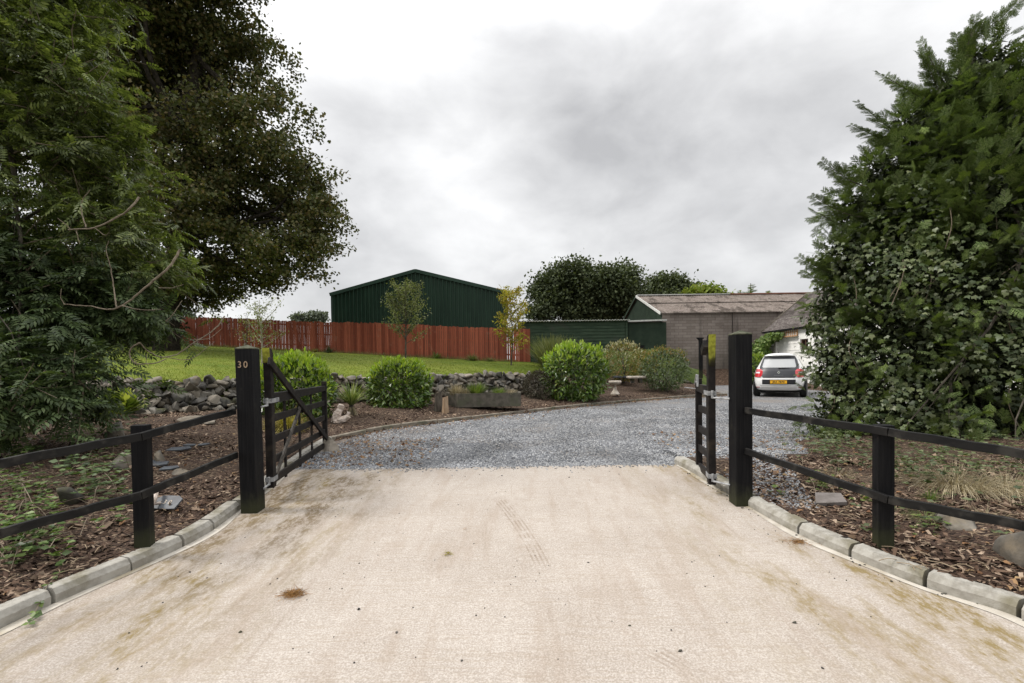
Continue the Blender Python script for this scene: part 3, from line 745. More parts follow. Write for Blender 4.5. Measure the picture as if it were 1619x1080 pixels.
# ================================================================= green barn
def barn():
    Y = 35.0; a = P(525,465,Y); c = P(796.5,461,Y); k = P(657,428,Y)
    zb = 1.2; t = thing('green_barn', 'large dark green ribbed steel barn with a low gable, behind the red fence', 'barn', (a[0], Y, zb))
    ez = (a[2]+c[2])/2; x0, x1, xk, zk = a[0], c[0], k[0], k[2]
    def roofz(x): return ez+(zk-ez)*(x-x0)/(xk-x0) if x < xk else ez+(zk-ez)*(x1-x)/(x1-xk)
    V = []; xs = []; x = x0; pr = [(0,0),(.13,0),(.15,-.12),(.21,-.12),(.23,0)]
    while x < x1:
        for dx, dy in pr: xs.append((min(x+dx, x1), dy))
        x += .28
    for x, dy in xs: V += [(x, Y+dy, zb), (x, Y+dy, roofz(x)-.02)]
    Fc = [(2*i, 2*i+2, 2*i+3, 2*i+1) for i in range(len(xs)-1)]
    npmesh('gable_wall', np.array(V), Fc, M['barn'], t)
    b = MB(); D = 18
    b.add([(x0,Y,zb),(x0,Y+D,zb),(x0,Y+D,ez-.02),(x0,Y,ez-.02)], [(0,3,2,1)]); b.add([(x1,Y,zb),(x1,Y+D,zb),(x1,Y+D,ez-.02),(x1,Y,ez-.02)], [(0,1,2,3)])
    b.add([(x0,Y+D,zb),(x1,Y+D,zb),(x1,Y+D,ez),(xk,Y+D,zk),(x0,Y+D,ez)], [(0,1,2,3,4)]); b.build('side_walls', M['barn'], t)
    b = MB()
    for xa, xb_ in ((x0-.12, xk), (x1+.12, xk)):
        za = ez-.03; V = [(xa,Y-.12,za),(xb_,Y-.12,zk+.02),(xb_,Y+D,zk+.02),(xa,Y+D,za)]; V += [(p[0],p[1],p[2]+.06) for p in V]
        b.add(V, [(0,1,2,3),(7,6,5,4),(0,4,5,1),(1,5,6,2),(2,6,7,3),(3,7,4,0)])
    b.build('roof', M['barn_trim'], t)
    b = MB(); b.beam((x0-.13,Y-.14,ez-.06),(xk,Y-.14,zk-.02),.05,.24); b.build('verge_trim', M['barn_trim'], t)
    b = MB(); b.beam((xk,Y-.14,zk-.02),(x1+.13,Y-.14,ez-.06),.05,.24); b.build('verge_trim', M['barn_trim'], t)
    for x in (x0+.02, x1-.02):
        b = MB(); b.box((x, Y-.06, (zb+ez)/2-.06), (.18,.06,ez-zb-.1)); b.build('corner_trim', M['barn_trim'], t)
    b = MB(); b.box((x1+.16, Y+D/2, ez-.08), (.13,D,.12)); b.box((x1+.12,Y+.1,(zb+ez)/2),(.09,.09,ez-zb)); b.build('gutter', M['barn_trim'], t)
barn()

# ================================================================= green sheds and block building
def corrug(x0, x1, yz, pitch=.15, amp=.025, thick=.012):
    """corrugated sheet: waves across x, path yz = list of (y,z) up the slope"""
    xs = np.arange(x0, x1, pitch/6); V = []; n = len(yz)
    for x in xs:
        o = amp*math.cos(2*math.pi*x/pitch)
        for y, z in yz: V.append((x, y, z+o))
    m = len(xs); V2 = [(x, y, z-thick) for x, y, z in V]; Fc = []
    for i in range(m-1):
        for k in range(n-1):
            a = i*n+k; Fc.append((a, a+n, a+n+1, a+1)); Fc.append((a+m*n+1, a+n+1+m*n, a+n+m*n, a+m*n))
        a = i*n; Fc.append((a+m*n, a+n+m*n, a+n, a))
    return np.array(V+V2), Fc
def sheds():
    Y = 26.0; x0 = .45; x1 = P(992,520,Y)[0]; zt = P(900,507,Y)[2]; zb = 1.0
    t = thing('board_shed', 'long low shed of dark green horizontal boards under a pale corrugated roof edge', 'shed', (x0,Y,zb))
    z = zb; b = MB(); j = 0
    while z < zt-.06:
        hgt = min(.19, zt-.05-z); b.add([(x0,Y-.035,z),(x1,Y-.035,z),(x1,Y-.005,z+hgt),(x0,Y-.005,z+hgt),(x0,Y+.02,z),(x1,Y+.02,z)], [(0,1,2,3),(0,4,5,1)]); z += .17; j += 1
    b.build('boards', M['shed'], t)
    b = MB(); b.box(((x0+x1)/2, Y+2, (zb+zt)/2), (x1-x0, 3.9, zt-zb-.1)); b.build('wall', M['shed_dark'], t)
    V, Fc = corrug(x0-.1, x1+.1, [(Y-.2, zt), (Y+4.2, zt-.35)], .15, .022, .03); npmesh('corrugated_roof', V, Fc, M['pale_metal'], t)
    b = MB(); b.box((x1-.05, Y-.05, (zb+zt)/2-.04), (.1,.04,zt-zb-.1)); b.build('corner_board', M['shed'], t)
    Y2 = 26.25; xa = x1+.12; xb_ = 8.42; zt2 = P(1020,509.5,Y2)[2]
    t = thing('sheet_shed', 'small dark green sheet-clad lean-to between the board shed and the block building', 'shed', (xa,Y2,zb))
    b = MB(); dx0, dx1 = P(1008,0,Y2)[0], P(1013,0,Y2)[0]
    b.box(((xa+xb_)/2, Y2+.3, (zb+zt2)/2), (xb_-xa, .5, zt2-zb)); b.build('wall', M['shed_dark'], t)
    b = MB(); b.box(((dx0+dx1)/2, Y2+.03, 2.2), (dx1-dx0+.1,.04,.5)); b.build('hatch', M['black_wood'], t)
    b = MB(); zz = zt2
    b.add([(xa-.05,Y2-.12,zz+.10),(xb_-.02,Y2-.12,zz+.14),(xb_-.02,Y2+1.6,zz+.05),(xa-.05,Y2+1.6,zz)], [(0,1,2,3)]); b.add([(xa-.05,Y2-.12,zz+.02),(xb_-.02,Y2-.12,zz+.06),(xb_-.02,Y2-.12,zz+.14),(xa-.05,Y2-.12,zz+.10)], [(0,1,2,3)])
    b.build('roof', M['pale_metal'], t)
sheds()
def blockbuilding():
    Y = 27.0; x0 = P(1047,540,Y)[0]; x1 = 26; ez = P(1047,495.5,Y)[2]; Yr = 32.0; rz_ = P(1010,470,Yr)[2]; zb = .3
    t = thing('block_building', 'long brown-grey concrete-block farm building with a mossy fibre-cement roof', 'farm building', (x0,Y,zb))
    b = MB(); b.add([(x0,Y,zb),(x1,Y,zb),(x1,Y,ez),(x0,Y,ez)], [(0,1,2,3)]); b.add([(x1,Y,zb),(x1,Yr*2-Y,zb),(x1,Yr*2-Y,ez),(x1,Yr,rz_-.1),(x1,Y,ez)], [(0,1,2,3,4)])
    b.add([(x0,2*Yr-Y,zb),(x1,2*Yr-Y,zb),(x1,2*Yr-Y,ez),(x0,2*Yr-Y,ez)], [(3,2,1,0)]); b.add([(x0,Y,zb),(x0,2*Yr-Y,zb),(x0,2*Yr-Y,3.5),(x0,Y,3.5)], [(3,2,1,0)])
    b.build('block_wall', M['block'], t)
    ys = []; y = Y
    while y < 2*Yr-Y:
        for dy, dx in ((0,0),(.11,0),(.14,-.04),(.20,-.04),(.225,0)): ys.append((y+dy, dx))
        y += .26
    V = []
    for y, dx in ys:
        f = 1-abs(y-Yr)/(Yr-Y); V += [(x0+dx-.01, y, 3.5), (x0+dx-.01, y, ez+(rz_-ez)*max(f,0)-.03)]
    npmesh('gable_cladding', np.array(V), [(2*i, 2*i+1, 2*i+3, 2*i+2) for i in range(len(ys)-1)], M['shed_dark'], t)
    m1 = ((Y+Yr)/2, (ez+rz_)/2)
    V, Fc = corrug(x0-.12, x1, [(Y-.18, ez+.0), (m1[0]+.1, m1[1]+.07)], .15, .025); npmesh('lower_roof_sheets', V, Fc, M['asbestos'], t)
    V, Fc = corrug(x0-.12, x1, [(m1[0], m1[1]+.10), (Yr, rz_+.07)], .15, .025); npmesh('upper_roof_sheets', V, Fc, M['asbestos'], t)
    V, Fc = corrug(x0-.12, x1, [(Yr, rz_+.05), (2*Yr-Y+.18, ez)], .15, .025); npmesh('back_roof_sheets', V, Fc, M['asbestos'], t)
    b = MB(); b.beam((x0-.1,Yr,rz_+.12),(x0+6,Yr,rz_+.12),.35,.06); b.build('ridge_flashing', M['pale_metal'], t)
    b = MB(); b.beam((x0+6.02,Yr,rz_+.12),(x1,Yr,rz_+.12),.3,.07); b.build('ridge_tiles', mat('rust_ridge', (.22,.10,.07), (.33,.17,.12), 5, .9, .1, .3), t)
    b = MB(); b.beam((x0-.16,Y-.2,ez-.02),(x0-.16,Yr,rz_+.05),.04,.14); b.build('bargeboard', M['pale_metal'], t)
    b = MB(); b.beam((x0-.16,Yr,rz_+.05),(x0-.16,2*Yr-Y+.2,ez-.02),.04,.14); b.build('bargeboard', M['shed_dark'], t)
    b = MB(); b.box((P(1156,0,Y-.03)[0], Y-.03, (ez+zb)/2), (.03,.05,ez-zb)); b.build('downpipe', mat('pipe', (.06,.05,.045), (.09,.08,.07)), t)
blockbuilding()

# ================================================================= white cottage outbuilding
CX = 13.4
def PX(u, v, X=CX):
    d = ray(u, v); t = X/d.x; return np.array((X, d.y*t, CAMZ+d.z*t))
def cottage():
    k = PX(1212,522); Y1 = k[1]; ez = k[2]; Y0 = 10.5; zb = .05; W_ = 4.6; rzz = ez+W_/2*.84
    t = thing('cottage', 'white-painted outbuilding with a mossy dark slate roof behind the white car', 'cottage', (CX,Y1,zb))
    wY0, wY1 = PX(1277,0)[1], PX(1264,0)[1]; wz0, wz1 = PX(1270,553)[2], PX(1270,536)[2]
    pY0, pY1 = PX(1262,0)[1], PX(1225,0)[1]; pz1 = PX(1245,532.5)[2]
    b = MB()
    def wall(y0, y1, z0, z1): b.box((CX+.15, (y0+y1)/2, (z0+z1)/2), (.3, y1-y0, z1-z0))
    wall(Y0, wY0, zb, ez); wall(wY1, pY0, zb, ez); wall(pY1, Y1, zb, ez); wall(pY0, pY1, pz1, ez); wall(wY0, wY1, zb, wz0); wall(wY0, wY1, wz1, ez)
    for yy in (Y0, Y1):
        b.add([(CX,yy,zb),(CX+W_,yy,zb),(CX+W_,yy,ez),(CX+W_/2,yy,rzz-.05),(CX,yy,ez)], [(0,1,2,3,4) if yy == Y0 else (4,3,2,1,0)])
    b.box((CX+W_-.15,(Y0+Y1)/2,(zb+ez)/2),(.3,Y1-Y0,ez-zb)); b.build('wall', M['white_wall'], t)
    b = MB(); b.box((CX+.16,(pY0+pY1)/2,(zb+pz1)/2),(.08,pY1-pY0,pz1-zb))
    for i in range(1,8): b.box((CX+.115, (pY0+pY1)/2, zb+i*(pz1-zb)/8), (.02,pY1-pY0,.03))
    b.build('garage_door', M['white_wall'], t)
    b = MB(); b.box((CX+.17,(wY0+wY1)/2,(wz0+wz1)/2),(.04,wY1-wY0,wz1-wz0)); w_ = b.build('window', M['glass_dark'], t)
    b = MB()
    for y in (wY0+.03, wY1-.03, (wY0+wY1)/2): b.box((CX+.10,y,(wz0+wz1)/2),(.06,.06,wz1-wz0))
    for z in (wz0+.03, wz1-.03): b.box((CX+.095,(wY0+wY1)/2,z),(.06,wY1-wY0,.06))
    b.build('window_frame', M['brown_paint'], w_);
    def slope(xa, za, xb_, zb_, nm):
        n = 26; V = []; Fc = []
        for i in range(n):  # overlapping slate courses
            f0, f1 = i/n, (i+1.25)/n; f1 = min(f1, 1)
            a = (xa+(xb_-xa)*f0, za+(zb_-za)*f0+.03); c = (xa+(xb_-xa)*f1, za+(zb_-za)*f1+.005)
            k_ = len(V); V += [(a[0],Y0-.15,a[1]),(a[0],Y1+.15,a[1]),(c[0],Y1+.15,c[1]),(c[0],Y0-.15,c[1]),(a[0],Y0-.15,a[1]-.03),(a[0],Y1+.15,a[1]-.03)]
            Fc += [(k_,k_+3,k_+2,k_+1),(k_,k_+1,k_+5,k_+4)]
        npmesh(nm, np.array(V), Fc, M['oldslate'], t)
    slope(CX-.18, ez-.12, CX+W_/2, rzz, 'slate_roof'); slope(CX+W_+.18, ez-.12, CX+W_/2, rzz, 'slate_roof')
    b = MB(); b.beam((CX-.2,Y1+.16,ez-.10),(CX+W_/2,Y1+.16,rzz+.02),.03,.1); b.build('verge', M['edging'], t)
    b = MB(); b.box((CX-.12,(Y0+Y1)/2,ez-.13),(.12,Y1-Y0+.2,.09)); b.build('gutter', M['black_wood'], t)
    # trellis panels fixed to the wall
    def trellis(y0, y1, z0, z1, m, lab, st):
        tt = thing('trellis', lab, 'trellis', (CX-.05,(y0+y1)/2,z0)); q = MB(); 
        for y in np.arange(y0+.02, y1, st): q.box((CX-.05,y,(z0+z1)/2),(.02,.03,z1-z0))
        for z in np.arange(z0+.02, z1, st): q.box((CX-.025,(y0+y1)/2,z),(.02,y1-y0,.03))
        q.build('lattice', m, tt)
        q = MB()
        for z in (z0, z1): q.box((CX-.04,(y0+y1)/2,z),(.05,y1-y0,.045))
        for y in (y0, y1): q.box((CX-.038,y,(z0+z1)/2),(.05,.045,z1-z0-.05))
        q.build('trellis_frame', m, tt)
    a = PX(1228,538); c = PX(1261,523); z0 = PX(1245,533)[2]+.02
    trellis(PX(1261,0)[1], PX(1229,0)[1], z0, z0+.36, M['trellis'], 'tan lattice strip on the white wall above the garage door', .17)
    trellis(PX(1225,0)[1]+.02, PX(1216,0)[1], .6, z0-.05, M['trellis_grey'], 'weathered grey lattice panel on the white wall beside the climber', .2)
g_ = Nd('dark_glass'); g_.base((.012,.013,.015)); g_.surf(.08, .6); M['glass_dark'] = g_.m
cottage()
# ================================================================= the parked car
def paint(name, c, rough=.25, spec=.5, metal=0.0, coat=0.0):
    d = Nd(name); n = d.noise(3, 4); d.base(d.mix(d.rng(n, .3, .7), c, tuple(a*.93 for a in c))); d.surf(rough, spec, metal); d.p.inputs['Coat Weight'].default_value = coat
    d.p.inputs['Coat Roughness'].default_value = .05; return d.m
M['car_white'] = paint('car_white', (.88,.88,.87), .25, .5, 0, .8)
M['car_dark'] = paint('car_hatch', (.035,.037,.042), .38, .4, 0, 0)
M['car_glass'] = paint('car_glass', (.02,.022,.024), .04, .8)
M['car_plastic'] = paint('car_plastic', (.025,.025,.027), .5, .3)
M['tyre'] = paint('tyre', (.018,.018,.018), .8, .2)
M['rim'] = paint('rim', (.35,.36,.37), .3, .5, .7)
M['red_lens'] = paint('red_lens', (.50,.012,.02), .15, .7, 0, .8)
M['white_lens'] = paint('white_lens', (.75,.72,.74), .15, .7, 0, .8)
M['plate'] = paint('number_plate', (.80,.42,.02), .4, .4)
M['plate_text'] = paint('plate_text', (.02,.02,.02), .5, .3)
M['chrome'] = paint('chrome', (.75,.76,.78), .15, .6, .8)
LV = [  # z, half width, rear y, front y
 (.235,.72,.16,3.40),(.27,.775,.08,3.48),(.36,.808,.03,3.56),(.50,.82,.0,3.59),(.64,.822,.0,3.58),(.72,.82,.02,3.54),(.82,.812,.055,3.42),(.93,.792,.10,3.15),
 (1.02,.762,.155,2.96),(1.12,.712,.225,2.78),(1.22,.664,.30,2.60),(1.32,.615,.375,2.42),(1.40,.575,.43,2.27),(1.46,.54,.42,2.13),(1.50,.49,.40,1.98),(1.535,.41,.47,1.85),(1.565,.28,.66,1.66),(1.575,.12,.90,1.45)]
LZ = np.array([l[0] for l in LV])
def lvl(z): return [float(np.interp(z, LZ, [l[k] for l in LV])) for k in (1,2,3)]
NR = 3.6
def rear_y(x, z):
    wv, r, f = lvl(z); a = (f-r)/2; c = (f+r)/2; u = min(abs(x)/wv, 1); aa = .9 if a > .9 else a
    return (r+aa) - aa*(1-u**NR)**(1/NR)
def side_x(y, z):
    wv, r, f = lvl(z); aa = min(.9, (f-r)/2)
    if y < r+aa: u = (r+aa-y)/aa
    elif y > f-aa: u = (y-f+aa)/aa
    else: u = 0
    return wv*(1-min(u,1)**NR)**(1/NR)
def car():
    org = G(1229, 627); org[1] = 17.0; org[0] = (1231-809.5)/F*17.0; org[2] = float(B(17.0))
    t = thing('parked_car', 'small white hatchback with dark tailgate and yellow rear plate, parked on the gravel', 'car', org, -R(32))
    b = MB(); n = 192; V = []
    for z, wv, r, f in LV:
        aa = min(.9, (f-r)/2)
        for k in range(n):
            th = 2*math.pi*k/n; cs, sn = math.cos(th), math.sin(th)
            x = wv*math.copysign(abs(cs)**(2/NR), cs); yy = math.copysign(abs(sn)**(2/NR), sn)
            y = (f-aa)+aa*yy if yy > 0 else (r+aa)+aa*yy
            V.append((x, y, z))
    Fc = [(i*n+k, i*n+(k+1)%n, (i+1)*n+(k+1)%n, (i+1)*n+k) for i in range(len(LV)-1) for k in range(n)]
    Fc += [tuple(reversed(range(n))), tuple((len(LV)-1)*n+k for k in range(n))]
    b.add(V, Fc); body = b.build('body', M['car_white'], t, smooth=True, local=True)
    # panel following the tail: outline given as function z -> (xmin, xmax)
    def tail(name, m, z0, z1, xa, xb_, off, parent, nz=10, nx=18):
        q = MB(); V = []
        for i in range(nz+1):
            z = z0+(z1-z0)*i/nz; a, c = xa(z), xb_(z)
            for j in range(nx+1):
                x = a+(c-a)*j/nx; V.append((x, rear_y(x, z)-off, z))
        q.add(V, [(i*(nx+1)+j, i*(nx+1)+j+1, (i+1)*(nx+1)+j+1, (i+1)*(nx+1)+j) for i in range(nz) for j in range(nx)])
        m_ = len(q.V); q.V += [(x, y+off+.02, z) for x, y, z in V]   # give it thickness
        per = [j for j in range(nx+1)]+[(i)*(nx+1)+nx for i in range(1,nz+1)]+[nz*(nx+1)+j for j in range(nx-1,-1,-1)]+[i*(nx+1) for i in range(nz-1,0,-1)]
        for a, c in zip(per, per[1:]+per[:1]): q.F.append((a, a+m_, c+m_, c))
        return q.build(name, m, parent, smooth=False, local=True)
    hw = lambda z: float(np.interp(z, [.70,.74,.98,1.05,1.35,1.45], [.48,.555,.585,.615,.53,.46]))
    hatch = tail('tailgate', M['car_dark'], .70, 1.45, lambda z: -hw(z), lambda z: hw(z), .014, t, 24, 30)
    gw = lambda z: float(np.interp(z, [1.04,1.08,1.33], [.49,.53,.475]))
    gl_ = tail('rear_window', M['rear_glass'], 1.05, 1.345, lambda z: -gw(z), lambda z: gw(z), .020, hatch, 8, 18)
    for z_ in (.688,):
        tail('hatch_seam', M['car_plastic'], z_-.005, z_+.005, lambda z: -.80, lambda z: .80, .003, t, 1, 40)
    tail('bumper_seam', M['car_plastic'], .405, .413, lambda z: -.60, lambda z: .60, .003, t, 1, 30)
    for s in (-1,1):
        tail('hatch_seam', M['car_plastic'], 1.0, 1.44, (lambda z, s=s: s*(hw(z)+.004) if s > 0 else -(hw(z)+.014)), (lambda z, s=s: (hw(z)+.014) if s > 0 else -(hw(z)+.004)), .004, t, 14, 1)
    # spoiler lip
    q = MB(); V = []
    for x in np.linspace(-.52,.52,23):
        y = rear_y(x*.95, 1.44)-.0; dy = .07*(1-abs(x/.52)**4); V += [(x, y-dy, 1.475-.02*abs(x/.52)**3), (x, y-dy-.004, 1.492-.02*abs(x/.52)**3), (x, y+.14, 1.515-.05*abs(x/.52)**3), (x, y+.14, 1.45)]
    q.add(V, [(i*4+k, i*4+(k+1)%4, i*4+4+(k+1)%4, i*4+4+k) for i in range(22) for k in range(4)]+[(3,2,1,0),(88,89,90,91)])
    q.build('spoiler', M['car_white'], t, smooth=True, local=True)
    # lamps wrap round the corners
    for s in (-1,1):
        fa = lambda z: float(np.interp(z, [.71,.78,.93,1.0], [.58,.52,.50,.57]))
        fb = lambda z: float(np.interp(z, [.71,.78,.93,1.0], [.775,.818,.79,.73]))
        xa = (lambda z: -fb(z)) if s < 0 else fa; xb_ = (lambda z: -fa(z)) if s < 0 else fb
        o = tail('tail_light', M['red_lens'], .71, 1.0, xa, xb_, .016, t, 8, 8)
        ia = lambda z: .60; ib = lambda z: .745
        tail('reversing_lens', M['white_lens'], .845, .90, (lambda z: -ib(z)) if s < 0 else ia, (lambda z: -ia(z)) if s < 0 else ib, .021, o, 3, 6)
        xr = (lambda z: -.76) if s < 0 else (lambda z: .60); xq = (lambda z: -.60) if s < 0 else (lambda z: .76)
        tail('reflector', M['red_lens'], .335, .36, xr, xq, .008, t, 2, 6)
    tail('plate_recess', M['car_plastic'], .455, .625, lambda z: -.52, lambda z: .52, .005, t, 4, 20)
    tail('bumper_insert', M['bumper_grey'], .25, .40, lambda z: -.55, lambda z: .55, .006, t, 4, 20)
    q = MB(); q.box((0, rear_y(0,.54)-.022, .54), (.52,.012,.112)); pl = q.build('number_plate', M['plate'], t, local=True, bevel=.003)
    text_mesh('JRZ 7870', .098, .001, 'plate_characters', M['plate_text'], pl, (0, rear_y(0,.54)-.030, .538), (R(90),0,0), (1.0,1,1), bold=.002)
    # diamond badge and model lettering bar
    q = MB(); y = rear_y(0,.87)-.03
    def dia(k, dy): return [(0,y+dy,.875+.062*k),(.048*k,y+dy,.875),(0,y+dy,.875-.062*k),(-.048*k,y+dy,.875)]
    q.add(dia(1,0)+dia(.42,0)+dia(1,.02)+dia(.42,.02), [(i,(i+1)%4,4+(i+1)%4,4+i) for i in range(4)]+[(i,8+i,8+(i+1)%4,(i+1)%4) for i in range(4)]+[(4+i,4+(i+1)%4,12+(i+1)%4,12+i) for i in range(4)])
    q.build('badge', M['chrome'], t, local=True)
    text_mesh('TWINGO', .05, .002, 'badge_lettering', M['rim'], t, (0, rear_y(0,.765)-.012, .765), (R(88),0,0), (1.35,1,1))
    # wiper
    q = MB(); q.tube([(.02, rear_y(0,1.03)-.03, 1.02), (.20, rear_y(.2,1.02)-.04, 1.025), (.36, rear_y(.36,1.02)-.035, 1.03)], [.018,.012,.006], 6); q.box((.02, rear_y(0,1.02)-.02, 1.02), (.06,.04,.045)); q.build('wiper', M['car_plastic'], t, local=True)
    q = MB(); q.tube([(.0,.62,1.53),(-.035,.57,1.60),(-.08,.48,1.78)], [.006,.005,.003], 6); q.lathe([(.022,0),(.018,.02),(.006,.03)], (0,.62,1.525), 10); q.build('aerial', M['car_plastic'], t, local=True)
    # side glass
    for s in (-1,1):
        for y0, y1 in ((.72,1.45),(1.50,2.35)):
            q = MB(); V = []; nz, ny = 5, 8
            for i in range(nz+1):
                z = 1.0+.36*i/nz
                for j in range(ny+1):
                    ya = y0+(.16*i/nz if y0 < 1 else 0); yb = y1-(.20*i/nz if y0 > 1 else 0); y = ya+(yb-ya)*j/ny; V.append((s*(side_x(y,z)+.006), y, z))
            fs = [(i*(ny+1)+j, i*(ny+1)+j+1, (i+1)*(ny+1)+j+1, (i+1)*(ny+1)+j) for i in range(nz) for j in range(ny)]
            m_ = len(V); q.add(V+[(x-s*.03,y,z) for x,y,z in V], [f if s > 0 else f[::-1] for f in fs]); q.build('side_window', M['car_glass'], t, local=True)
        q = MB(); q.box((s*.90,2.28,1.03),(.16,.09,.12)); q.beam((s*.76,2.28,.99),(s*.84,2.28,1.0),.06,.04); q.build('door_mirror', M['car_plastic'], t, local=True, bevel=.03)
        for y in (.60, 3.02):
            rot = Matrix.Rotation(R(90), 3, 'Y')
            q = MB(); q.lathe([(.18,-.10),(.27,-.105),(.298,-.085),(.305,-.04),(.305,.04),(.298,.085),(.27,.105),(.18,.10)], (0,0,0), 32)
            q.V = [tuple(rot@Vector(v)+Vector((s*.735,y,.302))) for v in q.V]; wl = q.build('wheel', M['tyre'], t, local=True, smooth=True)
            q = MB()
            q.lathe([(.03,.088),(.06,.10),(.07,.088),(.175,.080),(.19,.10),(.19,.05),(.03,.05)], (0,0,0), 32)
            for k in range(8): a = 2*math.pi*k/8; q.beam((.05*math.cos(a),.05*math.sin(a),.098),(.18*math.cos(a),.18*math.sin(a),.096),.035,.02)
            q.V = [tuple(rot@Vector((v[0],v[1],v[2]*s))+Vector((s*.735,y,.302))) for v in q.V]; q.build('rim', M['rim'], wl, local=True)
            q = MB(); V = []
            for k in range(25):
                a = math.pi*k/24*1.16-.08*math.pi; c_, s_ = math.cos(a), math.sin(a)
                for rr in (.31,.365):
                    yy = y+rr*c_; z_ = .302+rr*s_; V.append((s*(max(side_x(yy, max(z_,.24)), .79)+.004), yy, z_))
            q.add(V, [(2*k, 2*k+1, 2*k+3, 2*k+2) for k in range(24)]); q.build('wheel_arch', M['car_plastic'], t, local=True)
    q = MB(); q.box((0,1.8,.22),(1.3,3.0,.10)); q.build('underside', M['tyre'], t, local=True)
    q = MB(); q.box((.35,2.2,1.1),(.45,.12,.5)); q.box((-.35,2.2,1.1),(.45,.12,.5)); q.build('seats', M['car_plastic'], t, local=True, bevel=.03)
M['rear_glass'] = paint('rear_glass', (.40,.41,.415), .3, .5, .0)  # pale grey paints the sky's reflection into the glass colour
M['bumper_grey'] = paint('bumper_grey', (.66,.65,.63), .4, .4)
car()

# ================================================================= stones
def ico():
    b = 1.618; v = [(-1,b,0),(1,b,0),(-1,-b,0),(1,-b,0),(0,-1,b),(0,1,b),(0,-1,-b),(0,1,-b),(b,0,-1),(b,0,1),(-b,0,-1),(-b,0,1)]
    f = [(0,11,5),(0,5,1),(0,1,7),(0,7,10),(0,10,11),(1,5,9),(5,11,4),(11,10,2),(10,7,6),(7,1,8),(3,9,4),(3,4,2),(3,2,6),(3,6,8),(3,8,9),(4,9,5),(2,4,11),(6,2,10),(8,6,7),(9,8,1)]
    v = np.array(v)/np.linalg.norm(v[0]); return v, f
def subdiv(v, f):
    v = list(map(tuple, v)); cache = {}; nf = []
    def mid(a, b):
        k = (min(a,b), max(a,b))
        if k not in cache:
            m = (np.array(v[a])+np.array(v[b]))/2; m /= np.linalg.norm(m); v.append(tuple(m)); cache[k] = len(v)-1
        return cache[k]
    for a, b, c in f:
        x, y, z = mid(a,b), mid(b,c), mid(c,a); nf += [(a,x,z),(b,y,x),(c,z,y),(x,y,z)]
    return np.array(v), nf
ICO0 = ico(); ICO1 = subdiv(*ICO0); ICO2 = subdiv(*ICO1)
def stone_mesh(c, size, rot, lod=ICO2, rng=RNG, cuts=11):
    """angular stone: a sphere cut by random planes"""
    v = lod[0].copy()
    for _ in range(cuts):
        nrm = rdir(1, rng)[0]; d = rng.uniform(.35,.62); s = v@nrm; v = np.where((s > d)[:,None], v-nrm*(s-d)[:,None], v)
    v = v*np.array(size)/2*1.65; m = np.array(Matrix.Rotation(rot[2],3,'Z')@Matrix.Rotation(rot[1],3,'Y')@Matrix.Rotation(rot[0],3,'X'))
    return v@m.T+np.array(c), np.array(lod[1])
def dry_wall():
    t = thing('dry_stone_wall', 'low dry wall of grey and brown field stones holding up the lawn', 'stone wall', tuple(WALL[len(WALL)//2]-np.array((0,0,.6))))
    groups = {0:[],1:[],2:[]}
    s = np.concatenate([[0], np.cumsum(np.linalg.norm(np.diff(WALL[:,:2],axis=0),axis=1))]); Ltot = s[-1]
    row = 0
    for layer in range(6):
        q = 0.0
        while q < Ltot:
            wv = RNG.uniform(.09,.27); x, y, zt = [np.interp(q, s, WALL[:,k]) for k in range(3)]
            i = min(int(q/.1), len(WALL)-2); d = WALL[i+1,:2]-WALL[i,:2]; a = math.atan2(d[1], d[0]); nrm = np.array((-d[1], d[0]))/np.linalg.norm(d)
            hgt = RNG.uniform(.08,.17); zc_ = zt-.52+layer*.105+RNG.normal(0,.025); left = q < Ltot*.42
            off = -.20+layer*.045+RNG.normal(0,.03) - (RNG.uniform(0,.25) if left and layer < 3 else 0)
            c = (x+nrm[0]*off, y+nrm[1]*off, zc_); g = int(RNG.choice(3, p=(.5,.22,.28)))
            groups[g].append(stone_mesh(c, (wv*1.1, RNG.uniform(.2,.34), hgt*(1.35 if left else 1.2)), (RNG.normal(0,.35),RNG.normal(0,.35),a+RNG.normal(0,.5)), ICO1 if False else ICO2)); q += wv*.92
    # tumbled stones in front on the left side
    for _ in range(110):
        q = RNG.uniform(0, Ltot*.45); x, y, zt = [np.interp(q, s, WALL[:,k]) for k in range(3)]
        yy = y-RNG.uniform(.3,.85); xx = x+RNG.normal(0,.1); sz = RNG.uniform(.09,.21)
        groups[int(RNG.choice(3, p=(.45,.4,.15)))].append(stone_mesh((xx,yy,H1(xx,yy)+sz*.22), (sz*1.3,sz,sz*.75), tuple(RNG.normal(0,.4,3)), ICO2))
    for g, mm, nm in ((0,'stone','grey_stones'),(1,'stone_dark','dark_stones'),(2,'stone_light','pale_stones')):
        V, Fc = merge(*groups[g]); npmesh(nm, V, Fc, M[mm], t)
dry_wall()
def rock(u, v, size, rot, m, label, Y=None, sink=.3, name='rock', cat='rock', group=None, z=None):
    p = P(u, v, Y) if Y else None
    if p is None:   # intersect terrain
        d = ray(u, v); lo = 2.0
        for Yt in np.arange(2.0, 25, .04):
            pt = np.array((d.x/d.y*Yt, Yt, CAMZ+d.z/d.y*Yt))
            if pt[2] < H1(pt[0], pt[1]): break
        p = pt
    zg = p[2] if z is None else z
    V, Fc = stone_mesh((0,0,size[2]*(.5-sink)), size, rot)
    o = npmesh(name, V, Fc, M[m]); o.location = (p[0], p[1], zg); return tag(o, label, cat, group)
def T(u, v):
    d = ray(u, v)
    for Yt in np.arange(2.0, 30, .03):
        pt = np.array((d.x/d.y*Yt, Yt, CAMZ+d.z/d.y*Yt))
        if pt[2] < H1(pt[0], pt[1]): return pt
    return pt
